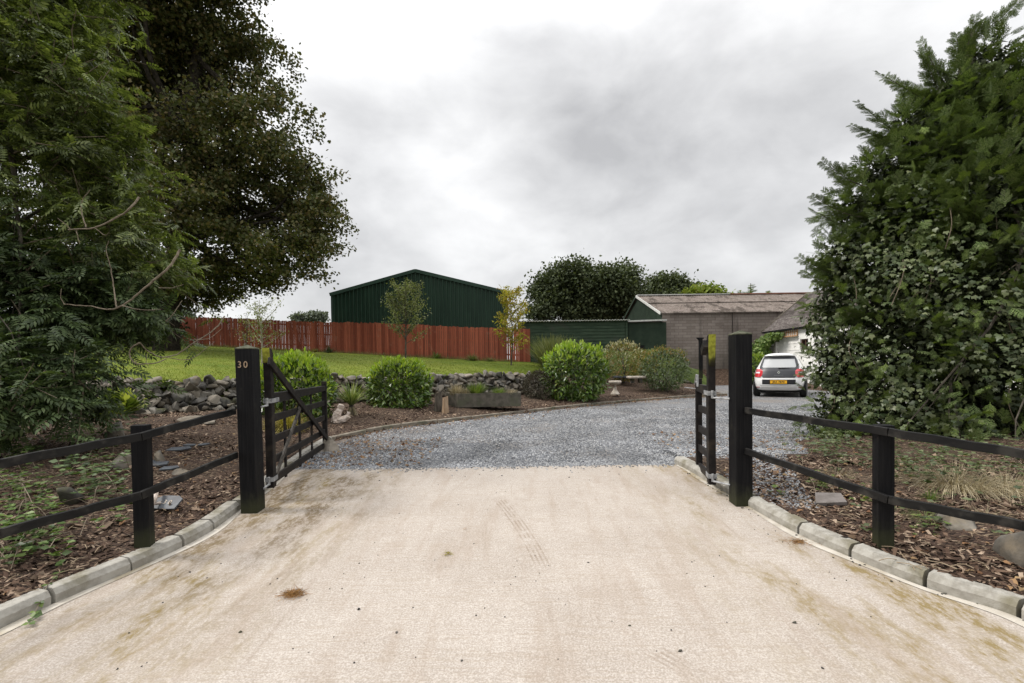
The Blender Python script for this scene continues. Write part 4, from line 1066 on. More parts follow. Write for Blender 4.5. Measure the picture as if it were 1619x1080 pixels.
p = P(521, 716, 7.65); b = MB(); b.add([(-.17,-.10,-.03),(.05,-.17,-.03),(.19,-.02,-.03),(.08,.13,-.03),(-.15,.12,-.03),(-.09,-.07,.10),(.05,-.10,.09),(.11,.01,.10),(-.04,.08,.15),(-.045,-.01,.225),(.0,.0,.215)],
    [(4,3,2,1,0),(0,1,6,5),(1,2,7,6),(2,3,7),(3,8,7),(3,4,8),(4,0,5,8),(5,6,10,9),(6,7,10),(7,8,9,10),(8,5,9)])
o = b.build('rock', M['stone_light'], bevel=.008); o.location = (p[0], p[1], float(B(7.65))+.01); tag(o, 'pale wedge-shaped rock propping the end of the wide gate leaf on the gravel', 'rock')
rock(180, 702, (.30,.22,.30), (.3,.5,.2), 'stone', 'upright grey rock just behind the left fence post in the bark bed', sink=.1)
rock(196, 735, (.22,.2,.2), (.1,.4,1.0), 'stone', 'small grey rock touching the left fence post below the top rail', sink=.2)
rock(250, 733, (.12,.10,.17), (.4,.1,.7), 'stone', 'narrow grey rock standing right of the left fence post among slate pieces', sink=.1)
rock(112, 800, (.20,.18,.22), (.3,.2,.5), 'stone_dark', 'mossy brown rock among the bramble leaves near the left edge', sink=.2)
rock(293, 750, (.16,.12,.08), (.1,.1,.4), 'stone', 'flat grey rock between slate pieces and the lower left rail', sink=.3)
rock(318, 668, (.5,.28,.12), (0,.1,.2), 'stone_light', 'flat buff rock in front of the dry stone wall, left of post 30', sink=.3)
rock(345, 640, (.4,.3,.18), (.1,.1,.9), 'stone_light', 'buff rock at the foot of the dry stone wall nearest post 30', sink=.3)
rock(1507, 835, (.30,.24,.14), (.1,-.2,.2), 'stone', 'half-buried grey rock just below the lower right rail in dry grass', sink=.3)
rock(1608, 885, (.30,.28,.26), (.2,.3,1.3), 'stone', 'large grey-brown rock cut by the right edge of the picture', sink=.3)
rock(838, 624, (.42,.28,.26), (.1,.5,.3), 'stone_light', 'buff rock standing at the right end of the stone trough planter', sink=.2)
rock(822, 618, (.22,.16,.12), (.1,.1,.3), 'stone_light', 'small pale rock between the trough planter and the larger buff rock', sink=.2)
rock(1065, 612, (.5,.35,.14), (0,0,.3), 'stone', 'flat grey rock under the right side of the round shrub near the edging', sink=.3)
rock(1086, 606, (.45,.3,.16), (0,.1,.1), 'stone_dark', 'low dark rock right of the round shrub, left of the narrow gate leaf', sink=.3)
rock(1181.5, 622, (.20,.16,.42), (0,.05,.2), 'white_wall', 'white-painted stone on the gravel edge, half hidden behind the right gate post', Y=16.3, sink=.1, z=float(B(16.3)))
# slate pieces
for i, (u, v, ang, sz) in enumerate(((283,713,.4,(.30,.10)),(300,707,-.2,(.2,.06)),(322,706,.7,(.16,.05)),(250,737,-.1,(.26,.12)),(268,744,.5,(.2,.08)),(236,735,.2,(.12,.10)))):
    p = T(u, v); b = MB(); m = Matrix.Rotation(ang,3,'Z')@Matrix.Rotation(.28,3,'X')
    pts2 = [(-.5,-.4),(.1,-.5),(.5,-.15),(.38,.45),(-.3,.5)]
    V = [tuple(m@Vector((x*sz[0],y*sz[1],z))) for z in (-.008,.008) for x,y in pts2]
    b.add(V, [(4,3,2,1,0),(5,6,7,8,9)]+[(k,(k+1)%5,5+(k+1)%5,5+k) for k in range(5)])
    o = b.build('slate_piece', M['slate']); o.location = (p[0],p[1],p[2]+.03)
    tag(o, ['long blue-grey slate sliver midway between the left fence post and post 30','thin slate sliver just above the longest slate sliver','smallest slate sliver, the one nearest post 30 in the bark','broad slate piece right beside the left fence post','slate piece lying against the broad one beside the left fence post','short slate piece left of the left fence post between the rails'][i], 'slate', 'slate pieces in the left bark bed')
# slate plaque with 30
p = T(265,806); p[2] += .07
t = thing('slate_plaque', 'small dark slate plaque with pale figures 30, tilted among the bark', 'plaque', p, R(-12))
m = Matrix.Rotation(R(38),3,'X'); b = MB(); w2, h2 = .135, .075
pts2 = [(-1,-1),(.1,-1.05),(1,-.9),(1.02,.6),(.6,1),(-.7,.95),(-1.02,.5)]
V = [tuple(m@Vector((x*w2,y*h2,z))) for z in (-.007,.007) for x,y in pts2]; b.add(V, [(6,5,4,3,2,1,0),(7,8,9,10,11,12,13)]+[(k,(k+1)%7,7+(k+1)%7,7+k) for k in range(7)])
b.build('plaque', M['slate'], t, local=True, bevel=.002)
text_mesh('3 0', .06, .002, 'painted_number', M['birdbath'], t, tuple(m@Vector((.01,-.005,.009))), (R(38),0,0), (1.2,1,1))
b = MB(); b.box((.06,-.03,-.05),(.012,.012,.12)); b.box((-.06,-.0,-.05),(.012,.012,.12)); b.build('peg', M['twig'], t, local=True)
# slab on the right
p = T(1306,795); b = MB(); b.add([(-.16,-.10,0),(.10,-.14,0),(.18,.06,0),(-.02,.13,0),(-.16,-.10,.035),(.10,-.14,.035),(.18,.06,.035),(-.02,.13,.035)], [(3,2,1,0),(4,5,6,7),(0,1,5,4),(1,2,6,5),(2,3,7,6),(3,0,4,7)])
o = b.build('stone_slab', M['slab'], bevel=.004); o.location = (p[0],p[1],p[2]+.02); o.rotation_euler = (R(6),R(-5),0); tag(o, 'flat brown-grey paving slab lying on gravel and leaves behind the right kerb', 'paving slab')
# bird bath
p = P(972.5,623.5,16.6); bz = p[2]
b = MB(); t = thing('bird_bath', 'small pale stone bird bath on a flared foot at the edge of the back bed', 'bird bath', p)
k = .50/.62
MB().lathe([(.19*k,0),(.19*k,.02),(.16*k,.06),(.09*k,.14),(.055*k,.25),(.05*k,.36),(.075*k,.44),(.11*k,.46)], (0,0,0), 10).build('pedestal', M['birdbath'], t, local=True, smooth=False)
MB().lathe([(.07,.33),(.15,.35),(.205,.39),(.22,.455),(.20,.465),(.17,.43),(.05,.40),(.01,.395)], (0,0,0), 26).build('bowl', M['birdbath'], t, local=True, smooth=True)
# stone slab seat beyond
p = P(1006,603,18.2); t = thing('stone_table', 'low slab of pale pinkish stone on two dark blocks behind the bird bath', 'stone slab', p)
b = MB(); b.box((0,0,.16),(.62,.42,.08),rz=.2); b.build('slab', M['birdbath'], t, local=True, bevel=.02)
b = MB(); b.box((-.15,0,.03),(.12,.2,.18)); b.box((.15,0,.03),(.12,.2,.18)); b.build('blocks', M['stone_dark'], t, local=True, bevel=.01)
p = P(985,597,19.5); b = MB(); b.box((0,0,.03),(.75,.5,.07)); o = b.build('paving_slab', M['slate'], bevel=.01); o.location = p; tag(o, 'blue-grey slab lying under the cream variegated shrub', 'paving slab')
# stump and dark log by the laurel
p = P(704,647,11.9); t0 = p; b = MB(); n = 14; V = []
for z, r in ((-.1,.085),(.02,.08),(.12,.072),(.22,.070),(.30,.066)):
    for q in range(n): a = 2*math.pi*q/n; rr = r*(1+.12*math.sin(3*a+z*4)); V.append((rr*math.cos(a), rr*math.sin(a), z+(.03*math.cos(a) if z > .25 else 0)))
b.add(V, [(i*n+q, i*n+(q+1)%n, (i+1)*n+(q+1)%n, (i+1)*n+q) for i in range(4) for q in range(n)]+[tuple(4*n+q for q in range(n))])
o = b.build('log', M['stump']); o.location = p; tag(o, 'short tan upright log with a cut top, left of the trough planter', 'log')
o2 = o.copy(); o2.data = o.data.copy(); o2.data.materials[0] = M['bark']; C.objects.link(o2); p = P(693,643,12.1); o2.location = p; o2.scale = (1.3,1.3,1.15); tag(o2, 'short dark brown upright log beside the laurel, left of the tan log', 'log')
# driftwood pieces
p = P(538,668,9.9)
t = thing('driftwood', 'bleached pinkish driftwood stump leaning beside the spiky plant behind the gate', 'driftwood', p)
def gnarl(pts, rad, name):
    b = MB(); b.tube(catmull(pts, .05), np.interp(np.linspace(0,1,len(catmull(pts,.05))), np.linspace(0,1,len(rad)), rad), 9)
    b.V = [tuple(Vector(v)+Vector((mnoise.noise(Vector(v)*9), mnoise.noise(Vector(v)*9+Vector((5,0,0))), mnoise.noise(Vector(v)*9+Vector((0,5,0)))))*.045) for v in b.V]
    return b.build(name, M['bleached_wood'], t, local=True)
gnarl([(-.10,0,.0),(-.08,0,.12),(-.02,.02,.25),(.03,.02,.36)], [.10,.085,.07,.05], 'root'); gnarl([(-.06,0,.04),(.05,-.02,.07),(.16,0,.10),(.17,.02,.2)], [.09,.08,.06,.03], 'root')
p = P(238,782,4.35); p[2] = H1(p[0],p[1])+.02
t = thing('driftwood', 'pale peeled branch lying just right of the left fence post behind the slate plaque', 'driftwood', p)
gnarl([(.06,-.12,.02),(.02,-.05,.05),(-.03,.06,.10),(-.09,.22,.16)], [.028,.03,.026,.018], 'root'); gnarl([(.0,-.1,.03),(-.04,.0,.04),(-.02,.12,.05)], [.02,.022,.014], 'root')
p = T(178,655+5); 
# trough planter
a = P(703,621,12.9); c = P(824,619,12.9); z0 = P(760,641,12.5)[2]; zt = P(760,622,12.6)[2]
cx_ = (a[0]+c[0])/2; t = thing('trough_planter', 'long weathered stone trough planted with small grasses in front of the dry wall', 'planter', (cx_,12.9,z0))
hw_ = (c[0]-a[0])/2; ht = zt-z0
b = MB(); outl = [(-hw_,.25),(-hw_*.62,-.32),(hw_*.98,-.12),(hw_,.30)]
def ring_(s, z): return [(x*s if abs(x)>.1 else x, y*s, z) for x, y in outl]
V = ring_(1,-.06)+ring_(1,ht)+ring_(.93,ht)+ring_(.93,ht-.07)
b.add(V, [(i*4+k,i*4+(k+1)%4,(i+1)*4+(k+1)%4,(i+1)*4+k) for i in range(3) for k in range(4)]+[(12,13,14,15)][:0]+[(3,2,1,0)])
b.build('trough', M['planter'], t, local=True, bevel=.012)
b = MB(); b.add(ring_(.925,ht-.05), [(0,1,2,3)]); b.build('soil', M['soil'], t, local=True)
PLANTER = t; PLT = (cx_, 12.9, z0+ht-.05, hw_)
# dark post standing in the far bed
p = P(1108,590,19.5); ph = P(1108,534,19.5)[2]-p[2]
t = thing('garden_post', 'slim dark post with a small bracket in the far bed behind the narrow gate leaf', 'post', p)
b = MB(); b.box((0,0,ph/2-.1),(.13,.13,ph+.2)); b.build('post_shaft', M['black_wood'], t, local=True, bevel=.01)
b = MB(); b.beam((-.16,0,ph-.02),(.12,0,ph-.02),.05,.05); b.beam((-.13,0,ph-.02),(0,0,ph-.16),.04,.04); b.build('bracket', M['black_wood'], t, local=True)
# ================================================================= foliage materials
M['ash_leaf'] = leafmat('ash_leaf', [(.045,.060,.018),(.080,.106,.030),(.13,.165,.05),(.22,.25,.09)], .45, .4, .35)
M['ash_low'] = leafmat('ash_low_leaf', [(.032,.052,.020),(.056,.085,.032),(.085,.125,.045),(.14,.18,.08)], .5, .35, .25)  # darker copy of the ash leaf, shade low in the crown put into colour
M['maple_leaf'] = leafmat('maple_leaf', [(.050,.064,.022),(.080,.092,.034),(.115,.115,.045),(.16,.12,.055)], .6, .25, .22)
M['far_leaf'] = leafmat('far_leaf', [(.045,.060,.030),(.07,.088,.042),(.10,.118,.058)], .7, .2, .15)
M['haze_leaf'] = leafmat('haze_leaf', [(.14,.16,.13),(.19,.21,.17)], .8, .1, .1)  # distance haze is put into the leaf colour as a pale tone
M['far_lime'] = leafmat('far_lime', [(.10,.14,.02),(.17,.22,.04),(.22,.24,.06)], .7, .2, .25)
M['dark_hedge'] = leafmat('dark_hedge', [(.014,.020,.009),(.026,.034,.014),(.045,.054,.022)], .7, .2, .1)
M['conifer'] = leafmat('conifer_spray', [(.06,.092,.03),(.10,.145,.045),(.15,.20,.07),(.19,.22,.11)], .6, .25, .15)
M['conifer_tip'] = leafmat('conifer_tips', [(.10,.15,.035),(.15,.21,.05),(.20,.24,.08)], .6, .25, .2)
M['ivy'] = leafmat('ivy_leaf', [(.032,.050,.018),(.06,.082,.030),(.09,.112,.045),(.12,.135,.065)], .42, .35, .15)
M['laurel'] = leafmat('laurel_leaf', [(.036,.074,.012),(.070,.128,.018),(.11,.18,.025),(.15,.17,.035)], .28, .55, .2)
M['laurel_new'] = leafmat('laurel_new_leaf', [(.15,.24,.02),(.23,.33,.035),(.33,.40,.07)], .3, .5, .35)
M['round_leaf'] = leafmat('round_shrub_leaf', [(.04,.065,.02),(.07,.10,.03),(.11,.15,.05)], .35, .5, .2)
M['cream_leaf'] = leafmat('cream_leaf', [(.10,.11,.03),(.28,.27,.10),(.5,.47,.27),(.58,.56,.40)], .5, .3, .3, (1,1,.8))
M['rusty_leaf'] = leafmat('rusty_leaf', [(.10,.12,.03),(.18,.19,.05),(.30,.16,.06)], .5, .3, .3)
M['heather'] = leafmat('heather_leaf', [(.035,.034,.02),(.06,.055,.035),(.075,.055,.045)], .8, .2, .1)
M['hosta'] = leafmat('hosta_leaf', [(.10,.16,.03),(.22,.27,.05),(.38,.40,.12)], .45, .4, .35)
M['cord'] = leafmat('sword_leaf', [(.08,.13,.03),(.20,.25,.07),(.38,.40,.20)], .5, .35, .25)
M['yellow_grass'] = leafmat('yellow_grass', [(.20,.17,.03),(.34,.27,.06),(.16,.16,.04)], .6, .3, .3)
M['green_grass'] = leafmat('green_grass', [(.06,.10,.02),(.11,.16,.035),(.18,.2,.07)], .6, .3, .3)
M['reed'] = leafmat('reed_grass', [(.10,.12,.05),(.17,.19,.08),(.24,.24,.12)], .7, .2, .3)
M['young_leaf'] = leafmat('sapling_leaf', [(.10,.12,.045),(.17,.19,.08),(.28,.29,.17)], .6, .3, .35)
M['yellow_leaf'] = leafmat('yellow_sapling_leaf', [(.22,.22,.03),(.42,.38,.06),(.36,.22,.06)], .6, .3, .4)
M['bramble'] = leafmat('bramble_leaf', [(.035,.065,.015),(.065,.11,.022),(.12,.17,.04)], .5, .35, .25)
M['dead_leaf'] = leafmat('dead_leaf', [(.13,.065,.035),(.22,.12,.06),(.30,.21,.11),(.08,.05,.035)], .8, .2, .2, (1,.8,.6))
M['mulch_chip'] = leafmat('mulch_chip', [(.025,.016,.012),(.065,.040,.028),(.13,.085,.058),(.34,.26,.19)], .9, .15, 0.0)
M['pebble'] = leafmat('pebble', [(.06,.063,.07),(.13,.135,.145),(.21,.215,.225),(.34,.34,.335)], .75, .3, 0.0)
M['mown'] = leafmat('mown_grass', [(.10,.15,.018),(.165,.20,.03),(.24,.25,.06)], .7, .15, .3)

# ================================================================= templates
def tmpl(V, Fc): return np.array(V, float), np.array(Fc)
LEAF = tmpl([(0,0,0),(-.22,.42,.05),(0,1,-.06),(.22,.42,.05)], [(0,3,2),(0,2,1)])
BROAD = tmpl([(0,0,0),(-.36,.4,.06),(0,1,-.05),(.36,.4,.06)], [(0,3,2),(0,2,1)])
LAU = tmpl([(0,0,0),(-.19,.28,.05),(-.17,.68,.03),(0,1,-.09),(.17,.68,.03),(.19,.28,.05),(0,.5,-.02)], [(0,6,1),(1,6,2),(2,6,3),(3,6,4),(4,6,5),(5,6,0)])
IVY = tmpl([(0,0,0),(-.34,-.05,.02),(-.5,.38,-.03),(-.2,.5,.05),(0,.95,-.06),(.2,.5,.05),(.5,.38,-.03),(.34,-.05,.02)], [(0,7,5),(7,6,5),(0,5,3),(5,4,3),(0,3,1),(3,2,1)])
MAP = tmpl([(0,0,0),(-.45,.15,-.04),(-.28,.42,.03),(-.42,.72,-.05),(0,1,-.04),(.42,.72,-.05),(.28,.42,.03),(.45,.15,-.04)], [(0,2,1),(0,7,6),(2,4,3),(6,5,4),(0,6,2),(2,6,4)])
def ash_t():
    V = []; Fc = []
    def leaflet(p, ang, ln, w, dz):
        c, s = math.sin(ang), math.cos(ang); b = len(V)
        for x, y, z in ((0,0,0),(-w,.38*ln,.02),(-w*.7,.7*ln,.0),(0,ln,-.05),(w*.7,.7*ln,.0),(w,.38*ln,.02)):
            V.append((p[0]+x*s+y*c, p[1]-x*c+y*s if False else p[1]+y*s-x*c, p[2]+z+dz*y))
        Fc.extend([(b,b+5,b+1),(b+1,b+5,b+4),(b+1,b+4,b+2),(b+2,b+4,b+3)])
    for i, y in enumerate((.22,.38,.54,.70,.85)):
        z = -.25*y*y
        for sgn in (-1,1): leaflet((0,y,z), sgn*R(62-i*4), .36-.02*abs(i-2), .062, -.22)
    leaflet((0,.96,-.24), 0, .36, .065, -.3)
    b = len(V); V.extend([(-.006,0,0),(.006,0,0),(.004,1,-.25),(-.004,1,-.25)]); Fc.extend([(b,b+1,b+2),(b,b+2,b+3)])
    return tmpl(V, Fc)
ASH = ash_t()
def spray_t(seed, nb=9):
    r = random.Random(seed); V = []; Fc = []
    def nee(p, d, ln, w):
        d = Vector(d).normalized(); n = Vector((-d.y, d.x, 0)); b = len(V); p = Vector(p); q = p+d*ln
        V.extend([tuple(p-n*w), tuple(p+n*w), tuple(q)]); Fc.append((b,b+1,b+2))
    nee((0,0,0),(0,1,0),1,.026)
    for i in range(nb):
        y = .12+.8*i/nb; ln = .42*(1-y)+.14
        for s in (-1,1):
            a = R(42+r.uniform(-8,8)); d = (s*math.sin(a), math.cos(a), 0); z = -.12*y
            nee((0,y,z), d, ln, .028)
            for k in (.3,.55,.8):
                p = (d[0]*ln*k, y+d[1]*ln*k, z-.06*k); a2 = a+s*0; 
                for s2 in (-1,1):
                    a3 = a*s+s2*R(38); nee(p, (math.sin(a3), math.cos(a3), -.1*s2*0), ln*.36*(1.15-k), .026)
    return tmpl(V, Fc)
SPRAY = spray_t(3, 7)
def blade_t(bend, w=.02, n=4):
    V = []; 
    for i in range(n+1):
        t = i/n; ww = w*(1-t**2)*.9+w*.06; V += [(-ww, t*math.cos(bend*t*.6), -bend*t*t*.5), (ww, t*math.cos(bend*t*.6), -bend*t*t*.5)]
    return tmpl(V, [(2*i,2*i+1,2*i+3) for i in range(n)]+[(2*i,2*i+3,2*i+2) for i in range(n)])
CHIP = tmpl([(-.5,-.12,0),(.5,-.16,.03),(.45,.14,0),(-.48,.15,.04),(0,0,.10)], [(0,1,4),(1,2,4),(2,3,4),(3,0,4)])
PEB = tmpl([(-.5,-.1,0),(0,-.45,.05),(.5,.1,0),(.05,.45,0),(-.1,.05,.33),(.2,.1,.28)], [(0,1,4),(1,5,4),(1,2,5),(2,3,5),(3,4,5),(3,0,4)])

def blob(u, v, Y, ru, rv, ry=None):
    c = P(u, v, Y); s = Y/F; return (c, np.array((ru*s, (ry if ry else (ru+rv)/2*s), rv*s)))
def pts_in(blobs, n, r0=.5, r1=1.0, rng=RNG, zmin=None, la=1.0):
    """n random points in the blobs (shell r0..r1, lumpy), with outward normals"""
    vol = np.array([b[1][0]*b[1][2] for b in blobs]); k = rng.choice(len(blobs), n, p=vol/vol.sum())
    c = np.array([b[0] for b in blobs])[k]; r = np.array([b[1] for b in blobs])[k]; d = rdir(n, rng)
    lump = 1+la*.16*np.sin(d[:,0:1]*7+k[:,None]*1.7)*np.sin(d[:,2:3]*6+k[:,None])+la*.10*np.sin(d[:,1:2]*11+d[:,2:3]*9)
    rad = (rng.uniform(r0**2, r1**2, (n,1)))**.5*lump
    p = c+d*r*rad; nn = d/r; nn /= np.linalg.norm(nn, axis=1, keepdims=True)
    if zmin is not None:
        m = p[:,2] > zmin; p, nn = p[m], nn[m]
    return p, nn
def limbs(parent, trunk, ends, r0, mats, name='branch', bend=.15, rr=.3, one=True, wob=.12):
    """trunk: list of points with radius r0 at the base; ends: where limbs run to"""
    tp = catmull(trunk, .4); b = MB(); b.tube(tp, np.linspace(r0, r0*.35, len(tp)), 9)
    b.V = [tuple(Vector(v)+Vector((mnoise.noise(Vector(v)*3)*r0*.3, mnoise.noise(Vector(v)*3+Vector((9,0,0)))*r0*.3, 0))) for v in b.V]
    b.build('trunk', mats, parent, smooth=True); b = MB()
    for e in ends:
        e = np.array(e); i = int(np.clip(RNG.uniform(.25,.95)*len(tp), 0, len(tp)-1)); s = tp[i]
        m = (s+e)/2+RNG.normal(0, bend, 3)*np.linalg.norm(e-s)*.5; m[2] -= .05*np.linalg.norm(e-s)
        c = catmull([s, m, e], max(.15, np.linalg.norm(e-s)/10)); c += RNG.normal(0, .012*np.linalg.norm(e-s), c.shape)*wob*4
        b.tube(c, np.linspace(r0*rr, r0*rr*.12, len(c)), 6)
        for _ in range(3):
            j = int(RNG.uniform(.4,.95)*len(c)); q = c[j]+(c[-1]-c[j])*.6+RNG.normal(0, .025, 3)*np.linalg.norm(e-s)
            b.tube([c[j], (c[j]+q)/2+RNG.normal(0,.03,3), q], r0*rr*.12, 4)
    b.build(name, mats, parent)

# ================================================================= left ash tree
def ash_tree():
    t = thing('ash_tree', 'bright green ash tree with feathery leaflets and bare grey twigs, filling the left edge', 'tree', (-8.4, 7.0, .45))
    up = [blob(10,-90,7.4,140,100),blob(0,60,7.2,125,110),blob(85,150,7.0,85,95),blob(30,290,6.9,120,115),blob(165,262,7.2,48,58),blob(170,370,7.0,75,72),blob(235,420,7.3,40,42),blob(85,40,7.8,60,75),blob(135,215,7.1,50,50)]
    lo = [blob(20,460,6.6,115,85),blob(135,480,6.9,85,48),blob(205,492,7.1,38,28),blob(30,590,5.9,95,50),blob(110,610,5.9,40,26),blob(0,655,5.4,60,26)]
    limbs(t, [(-8.6,7.0,.3),(-8.3,7.0,1.8),(-8.0,7.1,3.4),(-7.6,7.2,5.2),(-7.4,7.3,7.2)], [b[0] for b in up+lo], .17, M['bark'], rr=.28)
    def foliage(blobs, ntw, nl, mm, name, sc):
        p, n = pts_in(blobs, ntw, .35, 1.0); d = n*.7+rdir(len(p))*.5+np.array((0,0,.12)); d /= np.linalg.norm(d, axis=1, keepdims=True)
        tw = MB(); P_, A_, N_ = [], [], []
        L_ = RNG.uniform(.2,.55,len(p))**1.0; q_ = RNG.uniform(0,1,len(p)) > .9; L_[q_] += .35
        for i in range(len(p)):
            e = p[i]+d[i]*L_[i]+np.array((0,0,-.06)); s = p[i]-d[i]*.15
            if i % 2 == 0: tw.tube([s, (s+e)/2+RNG.normal(0,.02,3), e], [.009,.006,.003], 4)
            for k in range(nl):
                f = (k+.6)/nl; q = s+(e-s)*f; ax = d[i]*.45+rdir(1)[0]*.85; ax[2] = ax[2]*.5-.12
                P_.append(q); A_.append(ax); N_.append(np.array((0,0,1))+RNG.normal(0,.45,3)+n[i]*.3)
        V, Fc = scatter(*ASH, P_, A_, N_, RNG.uniform(sc*.75, sc*1.15, len(P_))); npmesh(name, V, Fc, mm, t)
        return tw
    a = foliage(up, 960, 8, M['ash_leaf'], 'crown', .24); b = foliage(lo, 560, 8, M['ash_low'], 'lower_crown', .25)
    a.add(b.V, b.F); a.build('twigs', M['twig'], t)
    # bare arching twigs in front
    b = MB(); Yb = 5.9
    def tw(px, r0, r1, Y=Yb):
        c = catmull([P(u, v, Y+dy) for u, v, dy in px], .04); c += RNG.normal(0,.0025,c.shape); b.tube(c, np.linspace(r0, r1, len(c)), 6)
    tw([(285,395,.3),(268,422,.2),(235,450,.1),(186,487,0),(140,484,0),(102,481,-.05)], .016, .006); tw([(102,482,0),(96,470,0),(97,455,0)], .005,.003)
    tw([(184,486,0),(180,455,.1),(174,420,.1),(168,395,.1),(172,380,.1)], .009,.003); tw([(250,455,.1),(270,455,0),(290,450,0)], .006,.003); tw([(190,483,0),(225,490,0),(255,489,0)], .006,.003)
    tw([(220,312,.2),(205,330,.1),(190,341,.1),(150,360,0),(108,363,0)], .013,.007); tw([(150,360,0),(165,372,0),(172,368,0)], .006,.003); tw([(120,362,0),(124,378,0),(126,386,0)], .007,.003); tw([(112,362,0),(98,350,0),(91,345,0)], .005,.003); tw([(136,360,0),(128,325,.1),(142,300,.1)], .008,.004)
    tw([(355,500,.6),(340,520,.5),(310,540,.4),(280,560,.3),(255,565,.2),(235,556,.1),(221,542,0)], .009,.006); tw([(221,542,0),(208,550,0),(205,562,0),(216,575,0),(245,574,0),(262,568,.1)], .009,.006); tw([(300,538,.3),(330,535,.3),(350,520,.4)], .005,.003)
    tw([(216,574,0),(214,569,0)],.005,.003); tw([(262,565,.2),(300,568,.2),(340,540,.3)], .005,.003); tw([(262,508,.3),(275,495,.3),(288,475,.4)], .006,.003); tw([(232,560,0),(231,572,0),(236,582,0)], .004,.002)
    b.build('bare_twigs', M['twig'], t)
ash_tree()

# ================================================================= big maple behind
def maple():
    Y = 23.0; t = thing('maple_tree', 'huge dark bronze-green maple leaning over the lawn, sky showing through its crown', 'tree', (-16.2, Y, 2.3))
    spec = [(300,-120,150,110),(190,-60,130,120),(310,30,115,90),(375,110,85,75),(250,130,110,90),(150,60,100,110),(420,200,72,62),(330,220,105,85),(485,320,72,62),(505,370,52,50),(400,320,105,85),(300,330,110,90),(200,270,110,110),
            (455,400,75,42),(390,425,85,45),(310,440,80,45),(235,440,80,50),(130,380,100,110),(100,200,90,110),(330,472,50,16),(255,10,90,90),(215,170,80,80)]
    bl = [blob(u,v,Y+RNG.uniform(-2.2,2.2),ru,rv) for u,v,ru,rv in spec]
    limbs(t, [(-16.4,Y,2.0),(-16.2,Y,4.5),(-15.6,Y,8),(-15,Y,12),(-14.5,Y,17)], [b[0] for b in bl]+[b[0]+RNG.normal(0,1.2,3) for b in bl], .55, M['dark_bark'], rr=.28, bend=.25)
    # sub clusters give gaps
    cl, cn = pts_in(bl, 2100, .25, 1.0); nl = 84
    k = np.repeat(np.arange(len(cl)), nl); off = RNG.normal(0, 1, (len(k),3))*np.array((.30,.30,.17)); off = np.clip(off,-.6,.6)
    p = cl[k]+off; n = np.array((0,0,1))+RNG.normal(0,.6,(len(k),3)); ax = off*.6+rdir(len(k)); ax[:,2] -= .3
    V, Fc = scatter(*MAP, p, ax, n, RNG.uniform(.10,.165,len(k))); npmesh('crown', V, Fc, M['maple_leaf'], t)
M['dark_bark'] = mat('dark_bark', (.018,.015,.012), (.045,.038,.03), 8, .95, .1, .6, .01)
maple()

# generic far tree
def fartree(name, label, bl, n, leaf, m, trunk, group=None, cl=50, r0=.2, spread=(.5,.5,.35)):
    t = thing(name, label, 'tree', trunk[0], 0, group)
    limbs(t, trunk, [b[0] for b in bl], r0, M['dark_bark'], rr=.35)
    c, cn = pts_in(bl, n, .3, 1.0); k = np.repeat(np.arange(len(c)), cl); off = RNG.normal(0, 1, (len(k),3))*np.array(spread)
    ax = off*.5+rdir(len(k)); V, Fc = scatter(*BROAD, c[k]+off, ax, np.array((0,0,1))+RNG.normal(0,.7,(len(k),3)), RNG.uniform(leaf*.5, leaf*.9, len(k)))
    npmesh('crown', V, Fc, m, t)
Y = 46.0
fartree('broadleaf_tree', 'tallest dark round-headed tree behind the green board shed, nearest the barn',
        [blob(u,v,Y+RNG.uniform(-2,2),a,b) for u,v,a,b in ((868,460,30,22),(885,440,28,20),(915,432,28,20),(900,470,55,30),(945,450,30,24),(860,492,24,20),(930,490,50,24))], 520, .42, M['far_leaf'], [P(900,560,Y),P(900,520,Y),P(902,480,Y),P(905,440,Y)], 'dark trees beyond the sheds', r0=.35)
fartree('broadleaf_tree', 'dark round-headed tree directly behind the gable of the block building',
        [blob(u,v,Y+RNG.uniform(-2,2),a,b) for u,v,a,b in ((970,438,24,16),(988,436,16,16),(985,458,26,26),(990,480,26,22),(960,480,28,26))], 330, .42, M['far_leaf'], [P(980,560,Y),P(980,520,Y),P(980,480,Y),P(982,440,Y)], 'dark trees beyond the sheds', r0=.3)
fartree('broadleaf_tree', 'lower dark spreading tree behind the left half of the mossy roof',
        [blob(u,v,Y+4+RNG.uniform(-2,2),a,b) for u,v,a,b in ((1042,457,20,15),(1062,452,20,15),(1086,462,18,12),(1060,472,36,14),(1105,470,10,7))], 260, .42, M['far_leaf'], [P(1060,560,Y+4),P(1060,520,Y+4),P(1060,480,Y+4),P(1062,450,Y+4)], 'dark trees beyond the sheds', r0=.3)
fartree('lime_bush', 'yellow-green treetop showing just above the mossy roof ridge',
        [blob(u,v,40,a,b) for u,v,a,b in ((1100,468,12,6),(1118,466,16,6),(1136,469,9,5))], 60, .4, M['far_lime'], [P(1118,560,40),P(1118,520,40),P(1118,480,40)], r0=.12, spread=(.35,.35,.3))
def spiky(u, v, label, hgt, m):
    Yc = 42; t = thing('conifer_tip', label, 'tree', P(u, 560, Yc)); b = MB(); top = P(u, v, Yc); b.tube([P(u,560,Yc), top], [.18,.03], 6); b.build('trunk', M['bark'], t)
    n = 110; f = RNG.uniform(0,1,n)**.8; z = top[2]-f*hgt; a = RNG.uniform(0,2*math.pi,n); ax = np.stack([np.cos(a), np.sin(a), RNG.uniform(.1,.5,n)],1)
    V, Fc = scatter(*SPRAY, np.stack([np.full(n,top[0]), np.full(n,top[1]), z],1), ax, np.tile((0,0,1),(n,1))+RNG.normal(0,.3,(n,3)), .3+f*hgt*.42); npmesh('foliage', V, Fc, m, t)
